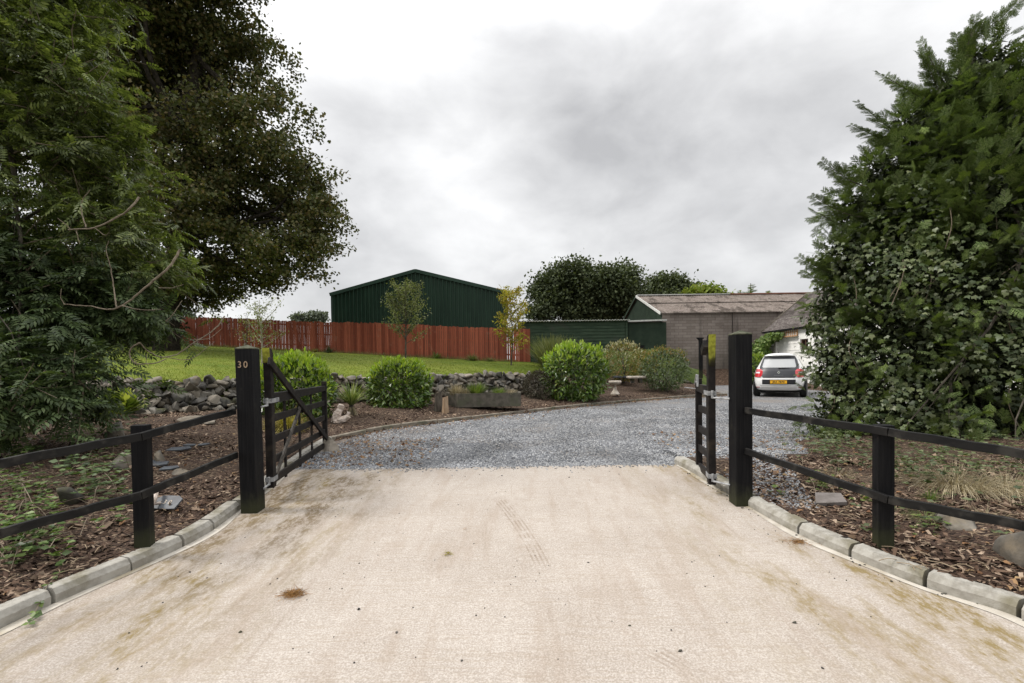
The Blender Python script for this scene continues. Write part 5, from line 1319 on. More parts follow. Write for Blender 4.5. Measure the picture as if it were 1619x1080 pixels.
spiky(1187, 448, 'small dark conifer top poking above the mossy roof, tallest of the three tips', 3.0, M['conifer_tip'])
spiky(1171, 459, 'faint small conifer tip left of the taller one above the mossy roof', 2.0, M['conifer_tip'])
spiky(1216, 460, 'lowest conifer tip, right of the taller one above the mossy roof', 2.0, M['far_lime'])
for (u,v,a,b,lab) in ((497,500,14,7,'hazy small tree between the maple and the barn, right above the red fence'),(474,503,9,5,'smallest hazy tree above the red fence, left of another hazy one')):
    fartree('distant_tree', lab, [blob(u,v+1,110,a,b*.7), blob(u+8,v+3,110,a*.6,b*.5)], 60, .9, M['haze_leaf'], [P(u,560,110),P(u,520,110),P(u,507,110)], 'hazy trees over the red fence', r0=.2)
# dark hedge and trees at far left
def hedge():
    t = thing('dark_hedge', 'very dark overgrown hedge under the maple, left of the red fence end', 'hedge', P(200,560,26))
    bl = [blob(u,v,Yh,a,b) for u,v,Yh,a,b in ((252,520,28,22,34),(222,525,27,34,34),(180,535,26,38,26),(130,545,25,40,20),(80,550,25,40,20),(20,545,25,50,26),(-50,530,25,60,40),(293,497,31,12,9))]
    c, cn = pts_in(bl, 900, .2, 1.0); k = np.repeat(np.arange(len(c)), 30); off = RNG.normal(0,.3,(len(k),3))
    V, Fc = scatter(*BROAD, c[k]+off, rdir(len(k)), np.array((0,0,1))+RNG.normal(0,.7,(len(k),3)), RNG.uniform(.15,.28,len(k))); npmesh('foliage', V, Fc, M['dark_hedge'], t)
    b = MB()
    for u in (258,240,205,160,110,60): p = P(u,562,26); b.tube([p-np.array((0,0,.5)), p+np.array((RNG.normal(0,.2),0,2.2))], [.12,.07], 6)
    b.build('stems', M['dark_bark'], t)
hedge()

# ================================================================= right conifer with ivy
def conifer():
    t = thing('conifer_tree', 'tall feathery green conifer swallowed by climbing ivy, filling the right edge', 'tree', (8.3, 8.8, .2))
    spec = [(1560,105,8.7,34,48),(1590,150,8.6,50,50),(1500,160,8.8,42,42),(1440,205,8.9,36,36),(1590,230,8.4,80,80),(1490,260,8.7,80,60),(1390,275,8.9,44,38),(1350,335,8.9,40,36),(1440,350,8.6,85,62),(1560,340,8.2,110,90),
            (1335,410,8.8,38,40),(1400,435,8.5,80,60),(1530,460,8.1,120,100),(1315,485,8.7,32,40),(1325,565,8.5,42,52),(1420,545,8.3,95,80),(1560,580,7.9,125,90),(1335,645,8.3,48,45),(1450,645,8.1,100,62),(1580,670,7.7,110,50),(1350,690,8.0,60,30),(1450,700,7.6,90,34),(1570,712,7.2,110,34),(1310,668,8.3,36,30),(1330,708,7.7,40,22),(1400,722,7.4,55,20),(1500,728,7.1,80,22),(1600,738,6.8,60,24),(1680,330,8.8,90,200),(1700,550,8.2,90,150)]
    bl = [blob(u,v,Yb,a,b,ry=max(.5,(a+b)/2*8/F*1.0)) for u,v,Yb,a,b in spec]
    limbs(t, [(8.3,9.0,0),(8.3,9.0,2),(8.4,9.0,4.5),(8.5,9,7.4)], [b[0] for b in bl], .2, M['bark'], rr=.22)
    top = [b for b, s in zip(bl, spec) if s[1] < 430]
    def spr(bs, n, m, name, r0, r1, s0, s1, outw=1.0):
        p, nn = pts_in(bs, n, r0, r1, zmin=.12); ax = nn*outw+rdir(len(p))*.45+np.array((-.05,0,.05)); nrm = np.array((0,0,1))+RNG.normal(0,.35,(len(p),3))
        V, Fc = scatter(*SPRAY, p, ax, nrm, RNG.uniform(s0, s1, len(p))); npmesh(name, V, Fc, m, t)
    def plumes(targets, name, m, smin=.11, smax=.26):
        st = MB(); PP, AA, NN, SS = [], [], [], []
        for q in targets:
            q = np.array(q); s = np.array((8.3+RNG.normal(0,.05), 8.95, max(.4, q[2]-RNG.uniform(.3,1.3)))); out = (q-s)/np.linalg.norm(q-s)
            s = q-out*min(np.linalg.norm(q-s), RNG.uniform(.9,1.7)); mid = (s+q)/2+np.array((0,0,-.06)); c = catmull([s, mid, q], .045); st.tube(c, np.linspace(.013,.003,len(c)), 4)
            upv = np.array((0,0,1.0))+RNG.normal(0,.45,3); sd_ = np.cross(out, upv); sd_ /= np.linalg.norm(sd_); nn_ = np.cross(sd_, out)
            for i in range(int(len(c)*.25), len(c)):
                f = i/len(c)
                for sg in (-1,1):
                    a = sg*RNG.uniform(.5,.95); PP.append(c[i]); AA.append(out*math.cos(a)+sd_*math.sin(a)+RNG.normal(0,.13,3)); NN.append(nn_+RNG.normal(0,.22,3)); SS.append((smin+(smax-smin)*math.sin(math.pi*min(1,.25+.75*f)*.98))*RNG.uniform(.7,1.15))
        st.build(name+'_stems', M['bark'], t); V, Fc = scatter(*SPRAY, PP, AA, NN, SS); npmesh(name, V, Fc, m, t)
    p, nn = pts_in(top, 360, .92, 1.26, la=1.6); plumes(p, 'plumes', M['conifer'])
    p, nn = pts_in(bl[12:], 120, .95, 1.08, zmin=.3); plumes(p, 'lower_plumes', M['conifer'])
    tips = [P(u+du*1.25, v+dv*1.25, 8.6+RNG.normal(0,.1)) for (u,v,du,dv) in ((1405,170,-15,-45),(1430,150,25,-50),(1470,130,-10,-50),(1500,110,10,-45),(1530,85,20,-42),(1360,235,-10,-30),(1345,270,-35,-12),(1318,305,-25,5),(1310,350,-22,-15),(1300,400,-28,6),(1560,60,-15,-25),(1600,70,20,-65),(1460,150,-10,-55),(1290,440,-18,-8),(1385,200,-22,-30),(1395,185,5,-50),(1575,70,15,-35),(1285,500,-12,-12),(1282,590,-14,0))]
    plumes(tips, 'leading_shoots', M['conifer'], .08, .22)
    spr(top, 4200, M['conifer'], 'crown', .55, 1.08, .15, .34)
    spr(bl[12:], 1600, M['conifer'], 'lower_sprays', .8, 1.08, .15, .32)
    spr(bl, 2300, M['conifer_tip'], 'pale_shoots', .9, 1.10, .12, .26)
    # inner foliage that closes the crown, its shade painted in as darker leaves
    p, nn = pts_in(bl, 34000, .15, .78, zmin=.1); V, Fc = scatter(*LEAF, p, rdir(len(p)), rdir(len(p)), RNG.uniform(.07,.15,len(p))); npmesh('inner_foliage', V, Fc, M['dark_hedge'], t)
    iv = thing('ivy', 'dark glossy ivy climbing over the lower two thirds of the right-hand conifer', 'climber', (7.6, 8.0, .15))
    low = [b for b, s in zip(bl, spec) if s[1] > 345]
    p, nn = pts_in(low, 24000, .80, 1.05, zmin=.10, la=1.4)
    cl_ = np.sin(p[:,0]*3.1+1)*np.sin(p[:,2]*2.7)+np.sin(p[:,0]*6.3+p[:,2]*5.1)*.6+RNG.normal(0,.35,len(p)); kp = cl_ > -.55; p, nn = p[kp], nn[kp]; p = p+nn*RNG.uniform(-.02,.16,(len(p),1))*(cl_[kp]>.5)[:,None]
    ax = np.array((0,0,-1))+nn*.5+rdir(len(p))*.6; 
    V, Fc = scatter(*IVY, p, ax, nn+np.array((0,0,.45))+RNG.normal(0,.35,(len(p),3)), RNG.uniform(.045,.10,len(p))); npmesh('leaves', V, Fc, M['ivy'], iv)
    b = MB()
    for _ in range(70):
        i = int(RNG.integers(0,len(p))); q = p[i]; c = catmull([q, q+np.array((RNG.normal(0,.1),-.03,-.3)), q+np.array((RNG.normal(0,.15),0,-.65))], .1); b.tube(c, .006, 4)
    b.build('stems', M['twig'], iv)
conifer()

# ================================================================= shrubs
def shrub(name, label, cat, u0, u1, vt, vb, Y, nleaf, size, m1, m2=None, tpl=LAU, upward=.5, group=None, zbase=None, topf=.25, squash=1.0, ry=None, fill=.0):
    a = P(u0, vb, Y); c = P(u1, vb, Y); top = P((u0+u1)/2, vt, Y); gz = zbase if zbase is not None else a[2]
    rx = (c[0]-a[0])/2; rz_ = (top[2]-gz)/2; cen = np.array(((a[0]+c[0])/2, Y, gz+rz_*1.02)); ry = ry or rx*.9
    t = thing(name, label, cat, (cen[0], Y, gz), 0, group)
    d = rdir(nleaf); e = 2.6  # boxy ellipsoid
    nrm = (np.abs(d)**e).sum(1, keepdims=True)**(1/e); s = d/nrm
    lump = 1+.08*np.sin(s[:,0:1]*7+Y)*np.sin(s[:,2:3]*6+Y)+.05*np.sin(s[:,1:2]*11+s[:,0:1]*9+Y)+.05*np.sin(s[:,0:1]*19)*np.sin(s[:,2:3]*17)
    r = RNG.uniform(.45,1.0,(nleaf,1))**.55*lump; p = cen+s*r*np.array((rx,ry,rz_))*.97
    keep = p[:,2] > gz+.03; p, d2, rr, s2 = p[keep], d[keep], r[keep], s[keep]
    ax = d2*.7+np.array((0,0,1))*(upward*(s2[:,2:3]*.9+.1))+rdir(len(p))*.75; n = d2*.8+np.array((0,0,.8))+RNG.normal(0,.35,(len(p),3)); sc = RNG.uniform(size*.55,size*1.25,len(p))
    new = (rr[:,0] > .86)&(s2[:,2] > topf+RNG.normal(0,.25,len(p))) if m2 else np.zeros(len(p), bool)
    V, Fc = scatter(*tpl, p[~new], ax[~new], n[~new], sc[~new]); npmesh('foliage', V, Fc, m1, t)
    if m2 and new.sum():
        ax2 = ax[new]+np.array((0,0,.7)); V, Fc = scatter(*tpl, p[new]+np.array((0,0,size*.12)), ax2, n[new], sc[new]*.95); npmesh('new_growth', V, Fc, m2, t)
    b = MB()
    for _ in range(12):
        q = cen+rdir(1)[0]*np.array((rx,ry,rz_))*.7; q[2] = max(q[2], gz+.3); s_ = np.array((cen[0]+RNG.normal(0,.08), Y+RNG.normal(0,.08), gz-.05)); b.tube([s_, (s_+q)/2+RNG.normal(0,.06,3), q], [.02,.015,.006], 5)
    b.build('stems', M['bark'], t); return t
G_ = 'rounded laurel bushes in the beds'
shrub('laurel_bush', 'wide lime-green laurel bush behind the open wide gate leaf', 'bush', 412, 526, 562, 694, 10.3, 5200, .13, M['laurel'], M['laurel_new'], group=G_, topf=.15)
shrub('laurel_bush', 'rounded laurel bush between the spiky plant and the trough planter', 'bush', 583, 682, 570, 660, 12.7, 5200, .13, M['laurel'], M['laurel_new'], group=G_, topf=.45)
shrub('laurel_bush', 'tallest laurel bush, standing at the edging left of the bird bath', 'bush', 857, 961, 545, 639, 15.6, 5200, .15, M['laurel'], M['laurel_new'], group=G_, topf=.35, ry=.9)
shrub('cream_shrub', 'loose cream and yellow variegated shrub behind the bird bath', 'shrub', 952, 1016, 540, 604, 20.0, 2600, .11, M['rusty_leaf'], M['cream_leaf'], tpl=LEAF, topf=-.2, ry=1.0)
shrub('rusty_shrub', 'low yellow-green shrub with rusty tips between the cream shrub and the round one', 'shrub', 995, 1040, 553, 600, 21.0, 1400, .10, M['rusty_leaf'], M['rusty_leaf'], tpl=LEAF)
shrub('round_shrub', 'dense dark round evergreen shrub with rusty yellow top right of the cream shrub', 'shrub', 1012, 1089, 550, 618, 18.3, 5200, .085, M['round_leaf'], M['rusty_leaf'], tpl=LAU, topf=.5)
shrub('laurel_bush', 'small lime-green bush beside the white car, right of the right gate post', 'bush', 1177, 1216, 562, 609, 19.5, 2200, .12, M['laurel'], M['laurel_new'], topf=.2, group=G_)
shrub('wall_shrub', 'dull green shrub against the block wall left of the climber', 'shrub', 1165, 1212, 543, 590, 25.6, 1500, .12, M['far_leaf'], tpl=LEAF, ry=.7)
shrub('heather_bush', 'dark purple-brown heather mound left of the tallest laurel', 'shrub', 826, 884, 587, 634, 15.4, 4200, .07, M['heather'], tpl=LEAF, upward=1.2, ry=.6)
shrub('low_shrub', 'small dark green shrub behind the gap between laurel and cream shrub', 'shrub', 900, 965, 556, 600, 21.5, 1500, .12, M['far_leaf'], tpl=LEAF)
# climber on the cottage corner
def climber():
    t = thing('climbing_plant', 'bright green climber spilling over the left corner of the white outbuilding', 'climber', (CX-.2, 24.8, .3))
    bl = []
    for u, v, a, b in ((1232,530,11,6),(1222,534,12,8),(1212,543,11,11),(1205,555,11,13),(1203,572,12,14),(1213,560,6,14)):
        c = PX(max(u,1217), v, CX-.15); bl.append((np.array((CX-.25-(max(0,1217-u))*.045, min(c[1], 25.3), c[2])), np.array((max(.3,a*.03),.45,b*.033))))
    p, n = pts_in(bl, 2600, .4, 1.0); V, Fc = scatter(*IVY, p, np.array((0,0,-1))+n*.5+rdir(len(p))*.7, n+RNG.normal(0,.4,(len(p),3)), RNG.uniform(.08,.15,len(p))); npmesh('foliage', V, Fc, M['climber'], t)
    b = MB()
    for _ in range(6): q = bl[int(RNG.integers(0,3))][0]; b.tube([(CX-.15,25.0,.2), (CX-.1,24.9,1.4), tuple(q)], [.03,.02,.01], 5)
    b.build('stems', M['bark'], t)
M['climber'] = leafmat('climber_leaf', [(.06,.11,.02),(.12,.19,.04),(.22,.28,.09)], .5, .35, .3)
climber()

# ================================================================= spiky and grassy plants
def tuft(name, label, cat, p, n, ln, m, bend=(.2,1.0), w=.02, spread=.9, group=None, base=.06, build=True, up=.6):
    allV = []
    for q in range(3):
        k = n//3; tv, tf = blade_t(bend[0]+(bend[1]-bend[0])*q/2, w); a = RNG.uniform(0,2*math.pi,k); el = np.sin(RNG.uniform(0,1,k)*spread*1.4)
        ax = np.stack([np.cos(a)*el, np.sin(a)*el, np.full(k, up)+RNG.uniform(0,.5,k)],1); pos = np.array(p)+np.stack([np.cos(a),np.sin(a),np.zeros(k)],1)*RNG.uniform(0,base,(k,1))
        nrm = np.stack([-np.cos(a)*.6, -np.sin(a)*.6, np.ones(k)],1)*np.array((1,1,1)); allV.append(scatter(tv, tf, pos, ax, nrm, RNG.uniform(ln*.6, ln, k)))
    V, Fc = merge(*allV)
    if not build: return V, Fc
    o = npmesh(name, V, Fc, m); 
    V2 = V-np.array(p); o.data.vertices.foreach_set('co', V2.astype(np.float32).ravel()); o.data.update(); o.location = [float(x) for x in p]
    return tag(o, label, cat, group)
# cordyline
p = P(556,662,10.9)
t = thing('spiky_plant', 'spiky sword-leaved plant with cream-green leaves between the gate and the laurel', 'plant', p)
b = MB(); b.tube([(0,0,-.1),(0,0,.35)], [.06,.05], 8); b.build('stem', M['bark'], t, local=True)
V, Fc = tuft('x','x','x', p+np.array((0,0,.32)), 150, .66, None, (.05,.8), .024, 1.0, build=False, up=.55); npmesh('leaves', V, Fc, M['cord'], t)
k = 46; a = RNG.uniform(0,2*math.pi,k); tv, tf = blade_t(.5,.022)
V, Fc = scatter(tv, tf, np.tile(p+np.array((0,0,.32)),(k,1)), np.stack([np.cos(a)*.5,np.sin(a)*.5,RNG.uniform(-1,-.35,k)],1), np.stack([np.cos(a),np.sin(a),np.full(k,.5)],1), RNG.uniform(.28,.48,k)); npmesh('dead_leaves', V, Fc, M['straw'], t)
q = P(456,700,8.9); q[2] = H1(q[0],q[1]); tuft('ornamental_grass', 'mound of yellow grass seen through the bars of the wide gate leaf', 'grass clump', q, 600, .55, M['yellow_grass'], (.6,1.8), .012, 1.1)
q = P(428,690,8.9); q[2] = H1(q[0],q[1]); tuft('ornamental_grass', 'smaller yellowish grass clump just behind the hinge side of the wide gate leaf', 'grass clump', q, 200, .35, M['yellow_grass'], (.6,1.6), .012, 1.0)
q = P(881,590,18.6); tuft('reed_clump', 'tall soft grey-green grass clump behind the tallest laurel, at the red fence end', 'grass clump', q, 900, 1.55, M['reed'], (.1,.6), .018, .42, base=.5)
q = P(868,575,22.5); tuft('reed_clump', 'wispy grass against the dark shed just right of the red fence end', 'grass clump', q, 400, 1.5, M['reed'], (.1,.5), .018, .35, base=.5)
# hosta
q = T(190,660); t = thing('hosta', 'yellow-green broad-leaved clump below the stone wall on the left', 'plant', q)
n = 230; a = RNG.uniform(0,2*math.pi,n); el = RNG.uniform(.1,1.2,n); ax = np.stack([np.cos(a)*np.sin(el), np.sin(a)*np.sin(el), np.cos(el)+.15],1)
ps = q+ax*RNG.uniform(.05,.34,(n,1))*np.array((1.1,1.1,1)); V, Fc = scatter(*LAU, ps, ax+np.array((0,0,-.25)), np.array((0,0,1))+RNG.normal(0,.35,(n,3)), RNG.uniform(.16,.27,n)); npmesh('leaves', V, Fc, M['hosta'], t)
V, Fc = tuft('x','x','x', q, 30, .25, None, (.1,.4), .01, .8, build=False); npmesh('stalks', V, Fc, M['straw'], t)
# planter contents
px_, py_, pz_, hw_ = PLT
for dx, hgt, mm, lab, nn_, sp_ in ((-.18,.30,'green_grass','bright green feathery tuft in the middle of the stone trough',420,.8),(-.72,.26,'straw','dry straw-coloured plant at the left end of the stone trough',300,.7),(.42,.20,'green_grass','low sprawling green plant in the right half of the stone trough',260,1.2),(-.45,.18,'straw','short dry tuft left of the bright green tuft in the trough',200,.8),(.72,.15,'straw','small withered tuft at the right end of the trough',140,.9)):
    tuft('trough_plant', lab, 'plant', (px_+dx, py_+.0, pz_), nn_, hgt*1.35, M[mm], (.05,.45), .020, sp_, base=.16)
# weeds along the red fence
for i, (u, v, hgt, mm, lab) in enumerate(((520,559,.55,'far_leaf','dark fern against the red fence, below the left corner of the barn'),(498,560,.35,'rusty_leaf','low reddish weed left of the dark fern by the red fence'),(690,566,.55,'green_grass','green-brown fern against the red fence right of the bare sapling'),(747,568,.6,'reed','wispy grey weed against the red fence below the middle of the barn'),(775,569,.4,'reed','thin weed at the red fence just left of the yellow sapling'))):
    d = ray(u, v); Yf = float(np.interp(u, [f[0] for f in FENCE_PX], [f[2] for f in FENCE_PX]))-.5; q = P(u, v, Yf); q[2] = lawn_at(q[0], q[1]); tuft('fern' if 'fern' in lab else 'weed', lab, 'plant', q, 130, hgt, M[mm], (.4,1.5), .03, 1.1, base=.12)
# long grass fringe along the fence foot
VF = []; tv, tf = blade_t(.5,.012,2)
n = 9000; i = RNG.integers(0,len(FEN)-1,n); pos = FEN[i]+np.stack([RNG.normal(0,.1,n),-RNG.uniform(.05,.35,n),np.full(n,-.02)],1)
V, Fc = scatter(tv, tf, pos, np.array((0,0,1))+RNG.normal(0,.35,(n,3)), rdir(n), RNG.uniform(.08,.26,n)); tag(npmesh('fringe_grass', V, Fc, M['reed']), 'rough longer grass along the foot of the red fence', 'grass', kind='stuff')
# mown blades
n = 70000; s_ = RNG.uniform(0,.999,n); t_ = RNG.uniform(0,1,n)**1.9*.93; i = (s_*(nS-1)).astype(int); j = (t_*(nT-1)).astype(int); fi = s_*(nS-1)-i; fj = t_*(nT-1)-j
Lw = LAWN[:,1:]; pos = (Lw[i,j]*(1-fi)[:,None]+Lw[i+1,j]*fi[:,None])*(1-fj)[:,None]+(Lw[i,j+1]*(1-fi)[:,None]+Lw[i+1,j+1]*fi[:,None])*fj[:,None]
V, Fc = scatter(*tmpl([(-.12,0,0),(.12,0,0),(.03,1,0)],[(0,1,2)]), pos, np.array((0,0,1))+RNG.normal(0,.55,(n,3)), rdir(n), RNG.uniform(.025,.06,n)); tag(npmesh('grass', V, Fc, M['mown']), 'short mown yellow-green lawn grass', 'grass', kind='stuff')

# ================================================================= saplings on the lawn
def sapling(name, label, u, v, vt, Y, w0, nb, nl, m, ls=.09, r=.03, lean=0, barkm='bark', bare=.25, leafy=1.0):
    p = P(u, v, Y); p[2] = lawn_at(p[0], Y); top = P(u+lean, vt, Y); hgt = top[2]-p[2]
    t = thing(name, label, 'young tree', p); b = MB(); tr = catmull([p-np.array((0,0,.1)), p+np.array((RNG.normal(0,.04),0,hgt*.4)), (p+top)/2+np.array((0,0,hgt*.15)), top], .15)
    b.tube(tr, np.linspace(r, .006, len(tr)), 6); b.build('trunk', M[barkm], t); b = MB(); LP, LA = [], []
    for i in range(nb):
        f = bare+(.95-bare)*(i+.5)/nb; s = tr[int(f*(len(tr)-1))]; a = i*2.4+RNG.normal(0,.3); ln = w0*(1.1-f*.55)*RNG.uniform(.6,1.1)
        e = s+np.array((math.cos(a)*ln, math.sin(a)*ln, ln*RNG.uniform(.5,1.5))); e[2] = min(e[2], top[2]); c = catmull([s, (s+e)/2+np.array((0,0,-.04)), e], .08); b.tube(c, np.linspace(r*.4,.003,len(c)), 4)
        for k in range(nl):
            q = c[int(RNG.uniform(.25,1)*(len(c)-1))]+RNG.normal(0,.075,3); LP.append(q); LA.append(rdir(1)[0]+np.array((0,0,-.1)))
    b.build('branches', M[barkm], t); V, Fc = scatter(*LEAF, LP, LA, np.array((0,0,1))+RNG.normal(0,.6,(len(LP),3)), RNG.uniform(ls*.7,ls*1.2,len(LP))); npmesh('crown', V, Fc, m, t)
sapling('sapling', 'sparse grey-green young tree on the lawn behind the laurel, in front of the barn gable', 641, 571, 447, 21.5, 1.3, 38, 75, M['young_leaf'], .12, .05, bare=.28)
sapling('sapling', 'yellow-leaved young tree on the lawn at the right end of the red fence', 808, 576, 455, 22.3, 1.0, 32, 70, M['yellow_leaf'], .14, .04, bare=.22)
sapling('sapling', 'pale-stemmed young tree with thin leaves behind the head of the wide gate', 415, 603, 474, 15.5, .9, 14, 26, M['young_leaf'], .08, .045, barkm='pale_bark', lean=-6, bare=.35) if False else None
M['pale_bark'] = mat('pale_bark', (.22,.20,.16), (.32,.30,.25), 20, .9, .2, .3)
sapling('sapling', 'pale-stemmed young tree with thin leaves behind the head of the wide gate', 415, 603, 474, 15.5, .95, 15, 46, M['young_leaf'], .085, .035, barkm='pale_bark', lean=-5, bare=.35)
sapling('sapling', 'thin greyish young tree directly behind the top of the gate post numbered 30', 391, 600, 500, 16.5, .55, 10, 20, M['young_leaf'], .08, .025, bare=.4)
for u, v, vt, lab in ((149,560,530,'short young tree under the ash leaves, the left one of the pair'),(196,560,522,'slender young tree under the ash leaves, the right one of the pair')):
    sapling('sapling', lab, u, v, vt, 20.0, .35, 10, 20, M['climber'], .09, .03, bare=.2)
# grass bank in front of the sheds
def bank():
    V = []; xs = np.linspace(1.6, 9.0, 30); prof = [(21.5,.6),(22.2,1.35),(23.2,2.02),(24.6,2.12),(25.9,1.7)]
    for x in xs:
        for y, z in prof: V.append((x, y, z*(1 if x < 7.6 else max(.55, 1-(x-7.6)*.4))+.05*math.sin(x*3+y)))
    tag(npmesh('grass_bank', V, grid_faces(30,5), M['bankg'], smooth=True), kind='structure')
M['bankg'] = mat('bank_grass', (.035,.055,.014), (.07,.09,.024), 4, .95, .1, .8, .03, bscale=40)
bank()

# ================================================================= brambles, weeds, dry grass
def bramble(name, label, cat, regs, m, size, stemn, hmax, tpl=BROAD, group=None):
    P_, A_, N_ = [], [], []; b = MB(); o0 = None
    for (u0,u1,v0,v1,n) in regs:
        for _ in range(n):
            q = T(RNG.uniform(u0,u1), RNG.uniform(v0,v1)); q = q+np.array((0,0,RNG.uniform(.0,hmax)))
            for s in (-1.0,0,1.0):
                a = RNG.uniform(0,6.28); ax = np.array((math.cos(a+s), math.sin(a+s), .15)); P_.append(q); A_.append(ax); N_.append(np.array((0,0,1))+RNG.normal(0,.3,3))
    o0 = np.mean(P_, axis=0); o0[2] = H1(o0[0], o0[1]); t = thing(name, label, cat, o0, 0, group)
    V, Fc = scatter(*tpl, P_, A_, N_, RNG.uniform(size*.7,size*1.2,len(P_))); npmesh('leaves', V, Fc, m, t)
    for _ in range(stemn):
        i = int(RNG.integers(0,len(P_))); q = P_[i]; e = q+RNG.normal(0,.22,3)*np.array((1,1,.1)); e[2] = H1(e[0],e[1])+.01; b.tube(catmull([q, (q+e)/2+np.array((0,0,.06)), e], .06), .003, 4)
    b.build('stems', M['twig'], t)
bramble('bramble_patch', 'sprawling green bramble leaves on the bark at the left edge below the rail', 'bramble', [(0,110,850,905,50),(60,200,790,850,40),(0,90,770,860,110),(0,70,700,780,80),(0,60,860,890,40)], M['bramble'], .06, 90, .24)
bramble('bramble_patch', 'leafy brambles behind the left fence post among stones under the ash', 'bramble', [(140,230,675,720,60),(120,220,780,800,40),(90,200,735,790,90),(0,170,640,700,200)], M['ash_low'], .07, 80, .3)
bramble('weed_patch', 'leafy weeds and seedlings below the conifer beside the gravel', 'weeds', [(1275,1330,690,725,120),(1300,1420,700,750,170),(1400,1619,705,770,300),(1340,1619,770,860,40),(1440,1500,730,765,50),(1230,1290,680,740,30)], M['ivy'], .06, 60, .22)
bramble('weed_patch', 'low green weeds round the slab behind the right fence', 'weeds', [(1275,1345,745,775,24),(1340,1380,770,800,14),(1440,1500,800,850,20),(1210,1240,775,790,6)], M['green_grass'], .05, 10, .06)
# sprig over the kerb
P_ = []; t = thing('bramble_sprig', 'thin bramble sprig with yellow-green leaves hanging over the near left kerb', 'bramble', G(60,955)); b = MB()
c = catmull([G(88,935)+np.array((0,.03,.11)), G(76,950)+np.array((0,0,.10)), G(62,968)+np.array((0,0,.05)), G(47,990)+np.array((0,0,.02))], .01); b.tube(c, .0022, 5); b.build('stem', M['twig'], t)
for f in (0,.12,.3,.45,.6,.78,.9,1): P_ += [c[int(f*(len(c)-1))]]*3
V, Fc = scatter(*BROAD, P_, rdir(len(P_))*np.array((1,1,.3))+np.array((0,-.2,.1)), np.array((0,-.4,1))+RNG.normal(0,.3,(len(P_),3)), RNG.uniform(.03,.05,len(P_))); npmesh('leaves', V, Fc, M['bramble'], t)
# dry grass mounds at right
for i, (u, v, n, ln, lab) in enumerate(((1510,768,1500,.34,'large mound of dry straw grass under the conifer, above the lower right rail'),(1590,772,900,.30,'dry straw grass mound cut by the right picture edge'),(1325,750,220,.2,'thin dry grass wisps between slab and weeds'),(1465,820,240,.22,'small green-brown grass tuft right of the right fence post'),(1560,818,200,.18,'small tuft of dead grass beside the half-buried stone'))):
    q = T(u, v); tuft('dry_grass', lab, 'dry grass', q, n, ln, M['straw' if i != 3 else 'reed'], (.8,2.2), .008, 1.5, base=.38 if n > 800 else .12, up=.35)
for i, (u, v, lab) in enumerate(((1470,790,'green sword-like tuft directly right of the right fence post'),(1300,768,'tiny green tuft at the left corner of the slab'))):
    q = T(u, v); tuft('weed', lab, 'plant', q, 60, .16, M['green_grass'], (.3,1.2), .02, 1.0, base=.04)

# ================================================================= loose ground cover (uncountable)
def scat_region(x0,x1,y0,y1,n,test,power=1.0):
    x = RNG.uniform(x0,x1,n); y = y0+(y1-y0)*RNG.uniform(0,1,n)**power; m = test(x,y); return x[m], y[m]
sL = lambda x,y: (~inside(x,y)) & (x < xl(y)-.15) & (y < np.interp(x, WALL[:,0], WALL[:,1])-.3)
x, y = scat_region(-9,1.5,2.2,15,62000,sL,2.0); x2, y2 = scat_region(2.2,8,2.2,7.5,34000,lambda x,y: (y < YR-.2)&(x > xrK(y)+.14)&(y < 6.0),1.0)
x3, y3 = scat_region(-1,8,12,19,9000,lambda x,y: (x < xE(y)-.1)&(x > xE(y)-1.8))
x = np.concatenate([x,x2,x3]); y = np.concatenate([y,y2,y3]); z = H(x,y)+.004; n = len(x)
ax = rdir(n)*np.array((1,1,.35)); V, Fc = scatter(*CHIP, np.stack([x,y,z],1), ax, np.array((0,0,1))+RNG.normal(0,.35,(n,3)), RNG.gamma(3,.012,n)+.012)
tag(npmesh('bark_chips', V, Fc, M['mulch_chip']), 'loose brown bark chippings over the garden beds', 'bark', kind='stuff')
gt = lambda x,y: (x > xl(y)-.02)&(x < 13)&((y > YR)|(x < xrK(y)))&(y > YE-.02)
x, y = scat_region(-3,13,YE-.02,14,120000,gt,2.1); z = B(y)-.006
x2, y2 = scat_region(2.0,4.6,4.3,8,16000,lambda x,y: (x > xrK(np.minimum(y,YR))+.13)&(x < 2.75+.35*(y-4.3)**1.2)); z2 = np.where(y2 > 6.9, np.maximum(H(x2,y2), B(y2)-.008), H(x2,y2)+.003)
x3 = RNG.uniform(-2.3,2.1,700); y3 = YE-RNG.exponential(.07,700)-.01; z3 = B(y3)+.002
x = np.concatenate([x,x2,x3]); y = np.concatenate([y,y2,y3]); z = np.concatenate([z,z2,z3]); n = len(x)
V, Fc = scatter(*PEB, np.stack([x,y,z],1), rdir(n)*np.array((1,1,.2)), np.array((0,0,1))+RNG.normal(0,.3,(n,3)), RNG.uniform(.014,.034,n)*(1+.02*y))
tag(npmesh('gravel_stones', V, Fc, M['pebble']), 'loose grey gravel chippings over the drive', 'gravel', kind='stuff')
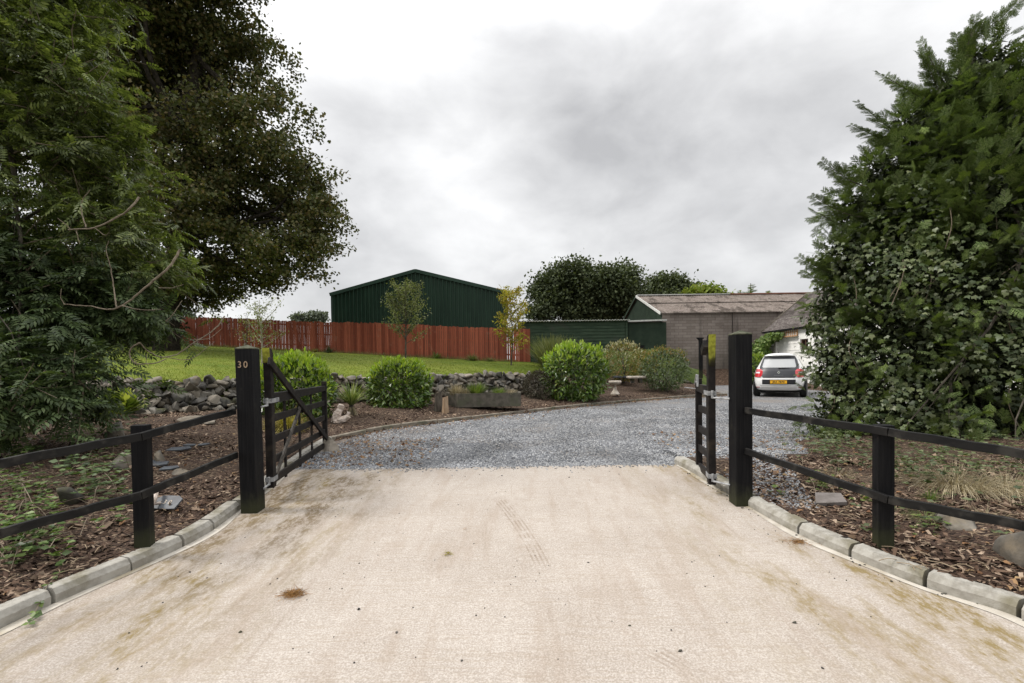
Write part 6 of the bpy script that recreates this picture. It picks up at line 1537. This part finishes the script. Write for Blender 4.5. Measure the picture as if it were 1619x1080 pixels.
# fallen leaves: along the edging, beside the gate and on the beds
ps = []
i = RNG.integers(0,len(EDc)-1,900); q = EDc[i]; off = RNG.exponential(.22,900); ps.append(np.stack([q[:,0]+off*.7, q[:,1]-off*.7, B(q[:,1]-off*.7)+.008],1))
x, y = scat_region(-2.9,-1.2,6.3,8.6,420,lambda x,y: x > xl(y)+.02); ps.append(np.stack([x,y,B(y)+.008],1))
x, y = scat_region(-7,-2,2.4,9,420,sL); ps.append(np.stack([x,y,H(x,y)+.012],1))
x, y = scat_region(2.3,7,2.5,6,520,lambda x,y: x > xrK(y)+.15); ps.append(np.stack([x,y,H(x,y)+.012],1))
x, y = scat_region(2.3,5,6.3,9,300,lambda x,y: x > 2.2); ps.append(np.stack([x,y,np.maximum(H(x,y),B(y))+.010],1))
ps = np.concatenate(ps); n = len(ps)
V, Fc = scatter(*tmpl([(0,0,0),(-.3,.3,.16),(-.15,.8,.1),(0,1,-.05),(.2,.75,.14),(.32,.3,.12)],[(0,5,1),(1,5,4),(1,4,2),(2,4,3)]), ps, rdir(n)*np.array((1,1,.2)), np.array((0,0,1))+RNG.normal(0,.35,(n,3)), RNG.uniform(.03,.07,n))
tag(npmesh('fallen_leaves', V, Fc, M['dead_leaf']), 'scattered brown and orange fallen leaves', 'leaves', kind='stuff')
M['straw_wood'] = mat('straw_wood', (.20,.15,.10), (.36,.29,.20), 9, .9, .1, .2)
# twigs on the beds
b = MB()
for _ in range(620):
    if _ % 3 == 0: x = RNG.uniform(-5.5,-2.9); y = RNG.uniform(2.4,6.5); 
    else: x = RNG.uniform(2.6,6); y = RNG.uniform(2.5,6.2)
    if inside(x,y): continue
    a = RNG.uniform(0,6.28); ln = RNG.uniform(.04,.16); z = H1(x,y)+.018; b.tube([(x,y,z),(x+math.cos(a)*ln/2,y+math.sin(a)*ln/2,z+.012),(x+math.cos(a)*ln,y+math.sin(a)*ln,z)], .0028, 4)
tag(b.build('dead_twigs', M['straw_wood']), 'short dry twigs lying on the bark beds', 'twigs', kind='stuff') if 'straw_wood' in M else tag(b.build('dead_twigs', M['twig']), 'short dry twigs lying on the bark beds', 'twigs', kind='stuff')
# things on the concrete
def needles(u, v, r, n, ln, name, label, m='needles', flat=.06):
    q = G(u, v); k = n; a = RNG.uniform(0,6.28,k); rr = np.abs(RNG.normal(0,r*.5,k)); pos = np.stack([np.cos(a)*rr*1.3, np.sin(a)*rr, RNG.uniform(.002,.02,k)],1)
    V, Fc = scatter(*tmpl([(-.03,0,0),(.03,0,0),(.02,1,.03),(0,.5,.05)],[(0,1,3),(1,2,3),(2,0,3)]), pos, rdir(k)*np.array((1,1,.18)), rdir(k), RNG.uniform(ln*.5,ln,k)); o = npmesh(name, V, Fc, M[m]); o.location = [float(x) for x in q]; tag(o, label, 'plant litter')
needles(463,941,.075,420,.06,'needle_clump','orange-brown clump of dry needles on the left half of the concrete')
needles(1262,858,.10,260,.045,'needle_clump','scatter of brown needles against the right kerb','needles')
needles(708,877,.028,70,.04,'leaf_scrap','small ochre scrap of dead leaf near the middle of the concrete','yellow_leaf')
needles(735,838,.012,12,.03,'leaf_scrap','tiny brown scrap on the concrete above the ochre leaf','needles')
px = [(568,964),(627,1001),(730,1045),(1075,1030),(1300,1057),(1086,907),(1214,845),(1318,845),(1320,915),(1338,918),(1317,882),(1182,770),(380,1000),(300,905),(1255,985),(995,990),(930,890),(600,760),(900,755)]
b = MB(); allp = []
for u, v in px: q = G(u, v); s = RNG.uniform(.008,.018); allp.append(stone_mesh((q[0],q[1],q[2]+s*.3),(s*1.4,s,s*.8),(0,0,RNG.uniform(0,6)),ICO0))
x, y = scat_region(-2.4,2.4,2.4,6.2,150,lambda x,y: inside(x,y))
for a, c in zip(x, y): s = RNG.uniform(.004,.009); allp.append(stone_mesh((a,c,float(B(c))+s*.3),(s*1.4,s,s),(0,0,1.0),ICO0))
for _ in range(60):
    j = int(RNG.integers(0,len(iR)-1)); c = iR[j]; s = RNG.uniform(.006,.016); yy = c[1]; allp.append(stone_mesh((c[0]-abs(RNG.normal(0,.05))-.01,yy,float(B(yy))+s*.3),(s*1.4,s,s),(0,0,1.0),ICO0))
V, Fc = merge(*allp); tag(npmesh('grit', V, Fc, M['stone_dark']), 'stray grit and tiny stones on the concrete', 'grit', kind='stuff')
